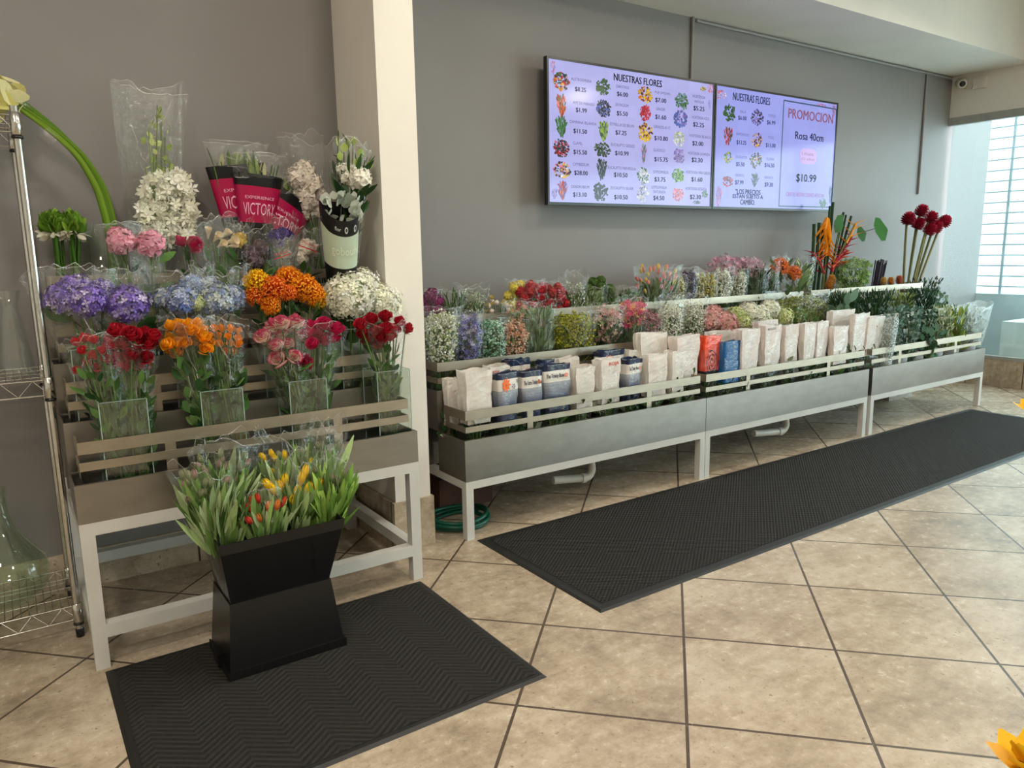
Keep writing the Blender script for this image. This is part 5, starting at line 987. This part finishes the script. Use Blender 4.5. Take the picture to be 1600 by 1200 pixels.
rb('pale pink starry bunch in clear wrap beside the golden filler', 'alstroemeria_bouquet', 'floret', (926, 478, 972, 525), S2, z2, [(222, 170, 170), (232, 190, 186), (206, 150, 150), (200, 196, 160)], 208, 170, .016, nleaf=90, leafc=DK, lsize=.08, group=LL)
rb('hot pink nerine bunch with dark stems on the second tier', 'nerine_bouquet', 'floret', (970, 468, 1008, 500), S2, z2, [(206, 50, 110), (226, 80, 136), (232, 130, 150), (236, 180, 120)], 209, 190, .017, nleaf=60, leafc=DK, leafT=T_BLADE, lsize=.12, group=LL)
rb('dusty pink filler bunch between the nerines and white baby-breath', 'limonium_bouquet', 'cloud', (1003, 484, 1032, 528), S2, z2, [(190, 120, 136), (206, 150, 160), (150, 90, 106)], 210, 500, .006, group=LL)
rb('large white baby-breath bunch in shiny wrap before the pink hydrangeas', 'gypsophila_bouquet', 'cloud', (1028, 474, 1066, 524), S2-.02, z2, GYP, 211, 900, .0058, group=LL, frag=.3)
rb('white baby-breath bunch touching the pink hydrangeas', 'gypsophila_bouquet', 'cloud', (1062, 470, 1102, 522), S2, z2, GYP+[(180, 186, 150)], 212, 900, .0058, group=LL, frag=.3)
HY = 'hydrangeas laid along the second tier'
MOP = {'pink': mop_mesh('pink_hydrangea', [(238, 176, 172), (244, 196, 190), (230, 156, 156)], 130, 150, .2), 'white': WHY[0], 'lime': mop_mesh('lime_hydrangea', [(206, 212, 150), (222, 222, 176), (186, 200, 120)], 131, 150, .2), 'green': mop_mesh('green_hydrangea', [(120, 166, 66), (146, 186, 84), (100, 146, 56)], 132, 150, .2)}
for i, (lb, x, y, r, k, dy) in enumerate([('blush pink hydrangea nearest the white baby-breath', 1108, 499, 17, 'pink', -.02), ('bright pink hydrangea behind the blue bag', 1133, 507, 19, 'pink', -.05), ('small pink hydrangea at the back of the pink pair', 1116, 489, 13, 'pink', .05),
    ('lime and white hydrangea next to the pink ones', 1150, 494, 15, 'lime', 0), ('first creamy white hydrangea of the middle row', 1170, 489, 17, 'white', 0), ('lime green hydrangea in front of the creamy white ones', 1160, 504, 14, 'lime', -.05), ('creamy white hydrangea in the centre of the row', 1186, 494, 17, 'white', -.02),
    ('whitest hydrangea at the top of the row', 1203, 484, 16, 'white', .02), ('pale lime hydrangea low behind the pinkish bags', 1196, 505, 15, 'lime', -.05), ('creamy yellow hydrangea beside the green ones', 1222, 496, 17, 'lime', -.02), ('bright green hydrangea under the mossy green bunch', 1243, 494, 16, 'green', 0), ('second bright green hydrangea, nearest the dark leaves', 1264, 496, 14, 'green', -.01)]):
    p = at(x, y, S2+dy); th = math.atan2(p[0], S2); rr = abs(at(x+r, y, S2)[0]-at(x-r, y, S2)[0])/2*math.cos(th)
    posy(lb, 'flower', 'hydrangea', (p[0], S2+dy*.3, z2), p[None], MOP[k], [rr*1.1], 'flower_head', 220+i, None, (3, T_BROAD, .08, DK, (.05, .04), (.6, .95)), HY, stem=(.004, (96, 120, 60)), face=(-.6, -.6, .6))
rb('boxy mossy green-yellow bunch above the green hydrangeas', 'bupleurum_bouquet', 'cloud', (1210, 460, 1288, 502), S2+.02, z2, [(126, 136, 40), (150, 156, 60), (98, 112, 36), (170, 172, 90)], 240, 1500, .0066, leafc=[(118, 130, 44), (92, 108, 40)], nleaf=120, leafT=T_BLADE, lsize=.09, group=LL, dmax=.13)
# foliage on the stand nearest the window
GF = 'foliage bunches on the stand nearest the window'
def fol(label, name, box, Y, z0, cols, seed, n, T, ls, **kw): return rb(label, name, 'leaf', box, Y, z0, cols, seed, 0, nleaf=n, leafc=cols, leafT=T, lsize=ls, film=kw.pop('film', 0), group=GF, cat='foliage', **kw)
TF = [(36, 62, 40), (46, 76, 46), (58, 88, 54)]
fol('dark feathery fern bunch behind the raised white bag', 'fern_bunch', (1292, 452, 1342, 505), S2, z2, TF, 250, 700, T_BLADE, .085)
fol('dark feathery fern bunch between the first fern and the eucalyptus', 'fern_bunch', (1335, 452, 1392, 510), S2+.01, z2, TF, 251, 760, T_BLADE, .085)
fol('pale broad leaves sticking up from the first fern bunch', 'greenery_bunch', (1300, 462, 1330, 500), S2-.10, z2, [(112, 140, 120), (96, 124, 104)], 252, 12, T_BROAD, .14)
fol('yellow-green ruscus bunch at the back of the window stand', 'ruscus_bunch', (1384, 450, 1430, 482), S2+.02, z2, [(128, 146, 84), (150, 166, 104), (104, 126, 70)], 253, 190, T_LEAF, .05)
fol('dark leathery fern bunch above the eucalyptus', 'fern_bunch', (1416, 448, 1462, 500), S2+.03, z2, [(44, 72, 52), (58, 88, 64), (40, 66, 46)], 254, 700, T_BLADE, .085)
fol('thin olive sprigs rising against the window corner', 'olive_bunch', (1420, 432, 1470, 470), S3-.04, z3, [(62, 84, 66), (78, 100, 80)], 255, 120, T_LEAF, .06)
fol('round-leaved silver eucalyptus at the back near the window', 'eucalyptus_bunch', (1452, 452, 1482, 500), S2+.03, z2, [(110, 138, 116), (134, 158, 134), (92, 120, 98)], 256, 60, T_ROUND, .06)
EU = [(116, 146, 134), (142, 166, 154), (92, 124, 112), (70, 100, 84)]
fol('blue-grey baby eucalyptus bunch behind the crinkled silver wrap', 'eucalyptus_bunch', (1372, 472, 1412, 545), S1+.09, RF[0], EU, 257, 330, T_ROUND, .034)
fol('blue-grey baby eucalyptus bunch in the middle of the window stand', 'eucalyptus_bunch', (1402, 468, 1440, 545), S1+.05, RF[0], EU, 258, 360, T_ROUND, .034)
fol('eucalyptus bunch leaning towards the variegated leaves', 'eucalyptus_bunch', (1432, 476, 1462, 540), S1+.05, RF[0], EU+TF, 259, 300, T_ROUND, .034)
fol('pale variegated pittosporum bunch on the window stand', 'pittosporum_bunch', (1454, 470, 1492, 530), S1+.08, RF[0], [(160, 178, 130), (186, 196, 160), (130, 154, 104), (206, 210, 180)], 260, 300, T_LEAF, .045)
fol('upright yellow-green leaf bunch near the end of the window stand', 'dracaena_bunch', (1484, 484, 1505, 530), S1+.03, RF[0], [(140, 156, 70), (168, 178, 96), (118, 140, 62)], 261, 40, T_STRAP, .16)
fol('broad salal leaves hanging over the rail of the window stand', 'salal_bunch', (1440, 512, 1470, 552), S1-.035, RF[0], [(92, 124, 102), (74, 106, 84), (44, 72, 48)], 262, 26, T_BROAD, .10, dmax=.05)
rb('crinkled shiny wrap of grey filler beside the last white bag', 'filler_bouquet', 'cloud', (1364, 502, 1398, 548), S1, RF[0], [(206, 210, 204), (176, 184, 176), (130, 144, 132)], 263, 500, .005, filmmat=M_crinkle, group=GF, frag=.25)
rb('crinkled clear bag of foliage at the window end of the stand', 'greenery_bouquet', 'leaf', (1490, 480, 1542, 535), S1+.07, RF[0], TF, 264, 0, nleaf=130, leafc=[(96, 124, 96), (150, 168, 146), (70, 96, 72)], leafT=T_LEAF, lsize=.07, filmmat=M_crinkle, group=GF, frag=.25)
for i, (px, py) in enumerate([(1376, 560), (1402, 556), (1428, 550), (1458, 544), (1484, 539), (1510, 534)]):
    X = at(px, py, 3.16)[0]; mb = MB(); r = .078
    mb.lathe([(0, .004), (r*.82, 0), (r*.86, .01), (r, .205), (r+.005, .21), (r+.005, .222), (r-.006, .222), (r*.84, .02), (0, .014)], 24)
    # shallow enough to pass behind the front rail
    o = mb.build('white_bucket', M_bucket, None, None, (X, 3.165, RF[0])); tag(o, ['white plastic bucket at the joint end of the window stand', 'second white bucket behind the rail of the window stand', 'white bucket under the eucalyptus', 'white bucket behind the hanging salal leaves', 'white bucket under the yellow-green leaves', 'white bucket at the window end of the stand'][i], 'bucket', 'white buckets in the window stand')

# ---------------------------------------------------------------- third tier of the low stands
L3 = 'bunches on the back tier of the low stands'
rb('deep purple carnation bunch beside the column on the back tier', 'carnation_bouquet', 'heads', (660, 455, 688, 488), S3-.02, z3, None, 301, 9, .036, meshes=[ruffle_mesh('purple_carnation', (120, 28, 84), (150, 50, 110), 140, 60)], hname='carnation', group=L3)
rb('dark green leafy bunch beside the purple carnations', 'greenery_bouquet', 'leaf', (684, 455, 726, 490), S3, z3, None, 302, 0, nleaf=240, leafc=[(66, 100, 44), (86, 120, 56), (52, 82, 38)], leafT=T_BLADE, lsize=.09, group=L3)
rb('tall white-flecked green bunch in shiny wrap beside the dark leafy one', 'filler_bouquet', 'cloud', (716, 452, 758, 492), S3, z3, [(196, 204, 180), (130, 150, 104), (160, 176, 140)], 303, 420, .005, nleaf=120, leafT=T_BLADE, lsize=.09, group=L3, frag=.3)
rb('low bunch of small yellow and cream buds on the back tier', 'spray_rose_bouquet', 'heads', (758, 466, 798, 484), S3-.03, z3, None, 304, 16, .017, meshes=[rose_mesh('yellow_bud', (226, 206, 120), (236, 220, 160), 141, 8, .1), CRM[0]], hname='rosebud', group=L3, film=0, leafc=[(60, 44, 44), (74, 60, 50)])
rb('small bunch of yellow carnations beside the red ones', 'carnation_bouquet', 'heads', (794, 441, 820, 470), S3+.02, z3, None, 305, 7, .034, meshes=[ruffle_mesh('lemon_carnation', (232, 210, 70), (240, 226, 120), 142, 60)], hname='carnation', group=L3)
rb('wide bunch of bright red carnations on the back tier', 'carnation_bouquet', 'heads', (806, 442, 848, 478), S3-.04, z3, None, 306, 16, .034, meshes=[ruffle_mesh('red_carnation', (166, 10, 26), (186, 24, 40), 143, 60, -.25, .24)], hname='carnation', group=L3)
rb('second bunch of bright red carnations next to the clear wrap', 'carnation_bouquet', 'heads', (842, 443, 882, 478), S3-.01, z3, None, 307, 16, .034, meshes=[bpy.data.meshes['red_carnation']], hname='carnation', group=L3)
rb('shiny clear wrap of white-tipped green stems beside the red carnations', 'filler_bouquet', 'cloud', (876, 440, 914, 478), S3, z3, [(216, 220, 210), (160, 176, 140)], 308, 200, .006, nleaf=110, leafT=T_BLADE, lsize=.1, group=L3, frag=.45)
rb('pale green ruscus tips in clear wrap below the moss ball flowers', 'greenery_bouquet', 'leaf', (906, 450, 944, 482), S3-.02, z3, None, 309, 0, nleaf=200, leafc=[(120, 142, 96), (150, 166, 126), (96, 120, 74)], lsize=.05, group=L3)
rb('bunch of dark green moss ball flowers against the grey wall', 'green_dianthus_bouquet', 'heads', (914, 436, 950, 458), S3+.06, z3, None, 310, 7, .040, meshes=[ruffle_mesh('green_dianthus', (62, 92, 30), (84, 116, 44), 144, 110, -.3, .05)], hname='flower_head', group=L3, film=0)
rb('mid-green leafy bunch next to the moss balls', 'greenery_bouquet', 'leaf', (942, 450, 998, 488), S3, z3, None, 311, 0, nleaf=260, leafc=[(84, 116, 66), (110, 140, 90), (66, 96, 50)], lsize=.06, group=L3, frag=.25)
rb('big bunch of salmon pink and yellow lily buds on the back tier', 'lily_bouquet', 'heads', (996, 418, 1056, 452), S3-.03, z3, None, 312, 38, .0205, meshes=[tulip_mesh('salmon_bud', (232, 150, 130), (226, 176, 150), 150), tulip_mesh('yellow_bud_lily', (226, 200, 100), (200, 190, 120), 151), tulip_mesh('pink_bud', (226, 140, 140), (216, 160, 150), 152)], hname='lily_bud', group=L3, nleaf=110, leafc=[(84, 110, 64), (70, 96, 54), (104, 128, 84)], leafT=T_STRAP, lsize=.12, face=(-.1, -.3, 1.))
rb('cream statice bunch beside the salmon lily buds', 'statice_bouquet', 'cloud', (1046, 432, 1070, 468), S3, z3, [(226, 222, 176), (206, 204, 150), (180, 184, 130)], 313, 450, .007, group=L3)
rb('dark violet statice bunch between two cream ones', 'statice_bouquet', 'cloud', (1062, 422, 1088, 466), S3, z3, [(76, 66, 110), (100, 90, 130), (54, 50, 84)], 314, 550, .007, group=L3)
rb('cream statice bunch beside the dark violet one', 'statice_bouquet', 'cloud', (1082, 424, 1104, 464), S3, z3, [(230, 226, 180), (212, 208, 160), (188, 190, 140)], 315, 450, .007, group=L3)
rb('yellow statice bunch before the back white baby-breath', 'statice_bouquet', 'cloud', (1097, 428, 1118, 464), S3-.04, z3, [(196, 180, 66), (214, 200, 100), (150, 150, 70)], 316, 400, .007, group=L3)
rb('white baby-breath bunch beside the yellow statice, back tier', 'gypsophila_bouquet', 'cloud', (1112, 418, 1142, 464), S3, z3, GYP, 317, 800, .0065, group=L3, frag=.1)
rb('white baby-breath bunch next to the dark stems, back tier', 'gypsophila_bouquet', 'cloud', (1137, 420, 1166, 464), S3, z3, GYP+[(170, 180, 150)], 318, 800, .0065, group=L3, frag=.1)
rb('mauve-pink waxflower bunch rising above the back baby-breath', 'waxflower_bouquet', 'floret', (1108, 400, 1156, 424), S3+.07, z3, [(206, 156, 176), (222, 180, 194), (184, 130, 152)], 319, 260, .016, group=L3, film=0)
rb('mauve-pink waxflower bunch above the dark green stems', 'waxflower_bouquet', 'floret', (1150, 402, 1192, 426), S3+.06, z3, [(206, 156, 176), (226, 190, 204), (184, 130, 152)], 320, 240, .016, group=L3, film=0)
rb('bunch of long dark green stems in clear wrap, back tier', 'greenery_bouquet', 'leaf', (1164, 422, 1196, 470), S3-.02, z3, None, 321, 0, nleaf=200, leafc=[(56, 84, 58), (72, 100, 72), (48, 74, 50)], leafT=T_BLADE, lsize=.14, group=L3)
rb('grey-green leafy bunch with a few pink waxflowers', 'waxflower_bouquet', 'floret', (1190, 412, 1216, 466), S3-.02, z3, [(206, 160, 176), (190, 170, 176)], 322, 60, .014, nleaf=130, leafc=[(84, 110, 92), (104, 128, 110)], leafT=T_STRAP, lsize=.1, group=L3)
for i, (lb, x, y, r, bx) in enumerate([('orange protea in clear wrap beside the pink waxflowers', 1219, 418, 14, 1215), ('lower orange protea beside the pale green leaves', 1240, 428, 12, 1232)]):
    p = at(x, y, S3-.04); rr = abs(at(x+r, y, S3)[0]-at(x-r, y, S3)[0])/2*math.cos(math.atan2(p[0], S3))
    posy(lb, 'flower', 'protea', (at(bx, 460, S3)[0], S3-.04, z3), p[None], PNO[1], [rr*1.15], 'flower_head', 330+i, (p+np.array([0, 0, .03]), .02, (.07, .06), dict(ragged=.3)), (26, T_STRAP, .12, [(84, 108, 70), (104, 128, 84)], (.06, .05), (.4, 1.0)), 'orange proteas on the back tier', stem=(.005, (96, 110, 70)))
rb('pale green and cream leafy bunch next to the proteas', 'leucadendron_bouquet', 'leaf', (1238, 406, 1268, 462), S3, z3, None, 332, 0, nleaf=110, leafc=[(150, 172, 110), (186, 198, 150), (120, 146, 84)], leafT=T_STRAP, lsize=.1, group=L3, film=1, frag=.3)

# heliconias, gingers and bare stems
def stalk(label, name, cat, P, px0, Y, parts, r=.006, col=(104, 112, 66), group=None, z0=None):
    b = np.array([at(px0, 460, Y)[0], Y, z0 or z3]); P = np.vstack([[b], np.array(P)])-b; t = thing(name, label, cat, b.tolist(), 0, group)
    tt = np.linspace(0, len(P)-1, 22); Q = np.stack([np.interp(tt, np.arange(len(P)), P[:, j]) for j in range(3)], -1)
    for _ in range(3): Q[1:-1] = (Q[:-2]+2*Q[1:-1]+Q[2:])/4
    mb = MB(); mb.tube(Q, r, 7, col); mb.build('stem', M_leaf, t)
    for nm, fn, m in parts:
        mb = MB(); fn(mb, b); mb.build(nm, m, t)
    return t
A3 = lambda x, y, dy=0: at(x, y, S3+dy)
def bracts(path, L0, w, col, tip, n, seed, hang=False):
    def fn(mb, b):
        rs = R_(seed); P = np.array([A3(*p) for p in path])-b; tt = np.linspace(0, len(P)-1, n); Q = np.stack([np.interp(tt, np.arange(len(P)), P[:, j]) for j in range(3)], -1); ax = P[-1]-P[0]; ax /= np.linalg.norm(ax)
        side = np.array([.83, -.56, 0]); mb.tube(Q, w*.35, 6, col)
        V, F, fv = grid(5, 7, lambda u, v: (u*w*(1-v)**.6*(1-.5*abs(u)), w*1.3*u*u*(1-v)**.6-.15*v*v, v))
        for k in range(n):
            D = (side*(1 if k % 2 else -1)*.8+ax*.75) if not hang else (side*(1 if k % 2 else -1)*.55-np.array([0, 0, .6])+rs.normal(0, .15, 3)); M = aligned(D[None], rs, False)[0]; L = L0*(1-.45*k/n)
            VV = V.copy(); VV[:, 2] *= L; VV[:, 1] = V[:, 1]*(1 if True else 1); VV[:, 1] = np.where(True, w*1.3*(V[:, 0]/w)**2*1.0-.12*L*V[:, 2]**2, 0)
            mb.add(VV@M.T+Q[k], F, mixc(col, tip, np.clip(fv*1.6-.6, 0, 1)), 0, True)
    return fn
def leafy(pl):
    def fn(mb, b):
        rs = R_(7)
        for (x, y, dx, dy, s, col) in pl:
            p = A3(x, y)-b; q = A3(x+dx, y+dy)-b; D = (q-p)[None]; V, F = T_ROUND; V = V*np.linalg.norm(q-p); D = D/np.linalg.norm(D); X = np.cross(D[0], [.3, -.9, .3]); X /= np.linalg.norm(X); Yv = np.cross(D[0], X); mb.add(V@np.stack([X, Yv, D[0]])+p, F, col, 0, True)
    return fn
OR1, OR2, RD1 = (240, 152, 22), (250, 190, 60), (176, 28, 44)
stalk('hanging orange heliconia in the middle of the tall tropical group', 'hanging_heliconia', 'flower', [A3(1290, 410), A3(1296, 345)], 1283, S3-.02, [('bracts', bracts([(1292, 340), (1289, 360), (1292, 385), (1290, 400)], .19, .042, OR1, OR2, 17, 1, True), M_petal)], group='tall tropical stems')
HB = [('red heliconia at the outer side of the tropical group', [(1288, 428), (1280, 408), (1270, 396)], 1277, RD1, (206, 60, 60), .12), ('red heliconia below the hanging orange one', [(1300, 425), (1306, 408), (1318, 392)], 1286, RD1, (196, 40, 60), .12), ('dark red heliconia pointing up towards the window', [(1308, 410), (1320, 388), (1330, 372)], 1289, (150, 30, 50), (190, 50, 60), .12), ('orange-red heliconia low and nearest the window', [(1300, 418), (1312, 405), (1324, 394)], 1292, (206, 90, 40), OR2, .14)]
for i, (lb, pth, bx, c1, c2, L) in enumerate(HB): stalk(lb, 'red_heliconia', 'flower', [A3(*pth[0]), A3(*pth[-1])], bx, S3+.01*i, [('bracts', bracts(pth, L*1.45, .034, c1, c2, 7, 10+i), M_petal)], group='tall tropical stems')
stalk('orange-yellow heliconia with upright tip towards the window', 'parrot_heliconia', 'flower', [A3(1310, 400), A3(1336, 350)], 1290, S3+.03, [('bracts', bracts([(1322, 380), (1332, 362), (1337, 350)], .19, .028, OR1, OR2, 6, 20), M_petal)], group='tall tropical stems')
for i, (lb, x, y, bx, r) in enumerate([('tallest dark green cut stem, reaching the screen', 1302, 316, 1284, .0085), ('dark green cut stem beside the tallest one', 1297, 322, 1281, .008), ('thick dark green cut stem at the outer edge of the tropical group', 1272, 350, 1264, .010), ('second dark green cut stem from the outer edge', 1280, 348, 1268, .010), ('dark green cut stem behind the hanging orange heliconia', 1286, 350, 1275, .010), ('dark green cut stem behind the folded green leaf', 1318, 332, 1286, .008), ('dark green cut stem on the window side of the folded leaf', 1330, 338, 1290, .008), ('dark green cut stem just below the screen corner', 1322, 336, 1292, .007)]):
    stalk(lb, 'cut_stem', 'stem', [A3((x+bx)/2+2, (y+460)/2, .04), A3(x, y, .05)], bx, S3+.045, [], r*1.3, (46, 72, 46), 'tall tropical stems')
stalk('folded broad green leaf standing above the heliconias', 'broad_leaf_stem', 'foliage', [A3(1305, 400), A3(1310, 360)], 1288, S3, [('leaf', leafy([(1308, 362, 12, -26, 1, (48, 92, 30)), (1306, 364, 5, -24, 1, (40, 78, 28))]), M_leaf)], .004, group='tall tropical stems')
stalk('long thin branch with a green leaf at its tip pointing to the window', 'leafy_branch', 'foliage', [A3(1310, 400), A3(1328, 370), A3(1350, 362), A3(1368, 357)], 1290, S3-.01, [('leaf', leafy([(1367, 357, 24, 0, 1, (48, 98, 30)), (1340, 366, 16, -3, 1, (42, 84, 30))]), M_leaf)], .0035, (66, 84, 56), 'tall tropical stems')
for i, (lb, x, y) in enumerate([('outermost torch ginger on the screen side of the bunch', 1417, 338), ('topmost dark red torch ginger of the bunch', 1437, 326), ('small low torch ginger between the outermost and topmost heads', 1432, 346), ('torch ginger just below the topmost head', 1451, 336), ('torch ginger in the front middle of the bunch', 1458, 350), ('largest torch ginger, nearest the window', 1471, 341), ('lowest dark red torch ginger, half hidden by the others', 1448, 354)]):
    p = at(x, y+7, S3-.05+.015*(i % 3)); rr = .058; b = np.array([at(1409+i*1.3, 462, S3)[0], S3-.02, z3]); d = p-b
    t = thing('torch_ginger', lb, 'flower', b.tolist(), 0, 'dark red torch gingers'); mb = MB(); mid = d*.55+np.array([-.02, 0, 0]); tt = np.linspace(0, 1, 14)[:, None]; mb.tube((1-tt)**2*0+2*tt*(1-tt)*mid+tt*tt*d, .011, 7, [(120, 118, 80), (104, 106, 66), (134, 128, 90)][i % 3]); mb.build('stem', M_leaf, t)
    D = aligned((d*.3+np.array([-.05+.05*i/3, -.12, .05]))[None], R_(i))[0]; link('flower_head', GINGER[i % 2], t, mat=Matrix.Translation(Vector((d-np.array([0, 0, .03])).tolist()))@Matrix(D.tolist()).to_4x4()@Matrix.Scale(rr, 4))
for i, (lb, x, y, r) in enumerate([('upper orange beehive ginger beside the tropical stems', 1299, 438, .034), ('lower orange beehive ginger beside the tropical stems', 1296, 447, .036), ('yellow beehive ginger beside the dark sticks', 1381, 440, .030), ('tan beehive ginger between the yellow and reddish ones', 1392, 440, .030), ('reddish beehive ginger at the foot of the torch gingers', 1405, 438, .032)]):
    p = at(x, y, S3-.085); b = np.array([p[0], S3-.07, z3]); d = p-b; t = thing('beehive_ginger', lb, 'flower', b.tolist(), 0, 'beehive gingers'); mb = MB(); mb.tube([(0, 0, 0), d*.5, d-np.array([0, 0, .02])], .008, 6, (120, 120, 70)); mb.build('stem', M_leaf, t)
    me = BEE if i in (0, 1, 3) else cone_mesh('beehive_ginger', (214, 172, 90) if i == 2 else (196, 104, 66), (228, 190, 120) if i == 2 else (212, 130, 90), 6+i, 90, 2.)
    link('flower_head', me, t, mat=Matrix.Translation(Vector((d-np.array([0, 0, r])).tolist()))@Matrix.Scale(r, 4))
b = np.array([at(1362, 450, S3)[0], S3, z3]); t = thing('stick_bundle', 'tight bundle of dark purple-grey sticks on the back tier', 'sticks', b.tolist()); rs = R_(9)
top = A3(1376, 408)-b
for k in range(40):
    o = np.array([rs.uniform(-.05, .05), rs.uniform(-.035, .035), 0]); mb = MB(); mb.tube([o*.7, o+top+np.array([0, 0, rs.uniform(-.03, .02)])], .0042, 5, np.array((58, 54, 66))*rs.uniform(.8, 1.3), caps=True); mb.build('stick', M_leaf, t)
rb('fluffy bright green leafy bunch beside the dark sticks', 'green_filler_bouquet', 'floret', (1306, 402, 1360, 446), S3+.03, z3, [(120, 152, 72), (150, 178, 96), (96, 128, 62), (140, 160, 110)], 340, 420, .022, nleaf=130, leafc=[(104, 134, 76), (84, 112, 64)], lsize=.05, group=L3, film=0)

# ---------------------------------------------------------------- under the stands
def pipe(label, P, r=.024):
    P = np.array(P); b = P[0].copy(); P = P-b; mb = MB(); mb.tube(P, r, 14, caps=True); t = thing('drain_pipe', label, 'pipe', b.tolist(), 0, 'white drain pipes under the low stands'); mb.build('pipe', M_pvc, t)
    mb = MB(); q = P[1]; mb.tube([P[0], P[0]+(P[1]-P[0])*.35], r*1.22, 14, caps=True); k = len(P)-3; mb.tube([P[k], P[k]+(P[k+1]-P[k])*.2], r*1.22, 14, caps=True); mb.build('fitting', M_pvc, t)
def elbow(x, y, z0, z1, L): 
    P = [(x, y, z0), (x, y, z1+.05)]+[(x-.05*(1-math.cos(a)), y, z1+.05-.05*math.sin(a)) for a in np.linspace(.25, math.pi/2, 6)]+[(x-L, y+.02, z1+.012), (x-L-.08, y+.03, z1+.02)]; return P
pipe('white plastic drain elbow under the stand nearest the column', elbow(2.80, 3.30, .312, .075, .19))
pipe('white plastic drain elbow under the middle stand', elbow(4.66, 3.30, .312, .08, .25))
mb = MB(); 
for k, rr in enumerate((.135, .15, .142)):
    a = np.linspace(0, 2*np.pi, 44); mb.tube(np.stack([rr*np.cos(a)*1.1, rr*np.sin(a)*.95, np.full(44, .012+.021*k)+.006*np.sin(a*2+k)], -1), .0105, 8, (20, 84, 66))
mb.tube([(.15, .05, .03), (.02, .3, .02), (-.02, .5, .011)], .0105, 8, (20, 84, 66))
o = mb.build('garden_hose', M_print, None, None, (1.86, 3.27, 0)); tag(o, 'coiled dark green garden hose on the floor behind the stand leg', 'hose')
t = thing('water_valve', 'grey metal water valve on a pipe between column and low stand', 'valve', (1.70, 3.50, 0)); mb = MB(); mb.tube([(0, 0, 0), (0, 0, .36), (.02, -.02, .40)], .014, 10, caps=True); mb.build('pipe', M_chrome, t)
mb = MB(); mb.tube([(0, -.01, .33), (0, -.06, .33)], .02, 10, caps=True); mb.build('body', M_chrome, t)
mb = MB()
for k in range(5): a = k*1.257; mb.tube([(0, -.07, .33), (.034*math.cos(a), -.07, .33+.034*math.sin(a))], .009, 7, caps=True)
mb.build('handle', M_chrome, t)
mb = MB(); mb.box((0, 0, 0), (.34, .3, .17)); mb.box((-.005, -.005, .17), (.345, .305, .185)); o = mb.build('brown_box', paint('brown_cardboard', (74, 44, 30), .8, .1, 12), None, None, (1.86, 3.47, 0)); tag(o, 'dark brown box under the stand beside the column', 'box')
mb = MB(); mb.box((0, 0, 0), (.4, .25, .16)); o = mb.build('concrete_block', paint('pale_concrete', (176, 170, 160), .85, .08, 14), None, None, (6.62, 3.62, 0)); tag(o, 'pale concrete block under the stand nearest the window', 'block')
# ---------------------------------------------------------------- yellow flowers at the very edge of the view
YEL = [(236, 184, 16), (226, 166, 10), (242, 200, 40)]
def near(px, py, dist): d = CW*CF+CR*(px-800)-CU*(py-600); return np.array([0, 0, CZ])+d/np.linalg.norm(d)*dist
for i, (lb, px, py, dist, r) in enumerate([('yellow petalled flower at the edge beside the far end of the runner mat', 1634, 655, 1.05, .036), ('yellow petalled flower in the lowest corner near the camera', 1616, 1212, 1.0, .05)]):
    p = near(px, py, dist); b = np.array([p[0]+.16, p[1]-.10, 0]); t = thing('yellow_flower', lb, 'flower', b.tolist(), 0, 'yellow flowers nearest the camera'); d = p-b
    mb = MB(); tt = np.linspace(0, 1, 12)[:, None]; mb.tube(2*tt*(1-tt)*np.array([0, 0, d[2]*.7])+tt*tt*d, .004, 7, (96, 124, 60)); mb.build('stem', M_leaf, t)
    mb = MB(); rs = R_(i); n = 14; a = np.arange(n)*2*np.pi/n; D = np.stack([np.cos(a), np.sin(a)*.55, .55+.5*np.sin(a*3)], -1); mb.inst(T_BROAD, np.zeros((n, 3))+d, aligned(D, rs, False), r*rs.uniform(.9, 1.15, n), np.array(YEL)[rs.randint(0, 3, n)], 0, True); mb.lathe([(0, .02), (.014, .012), (.012, -.012), (0, -.016)], 12, (150, 96, 20)); mb.V[-1] += d; mb.build('petals', M_petal, t)
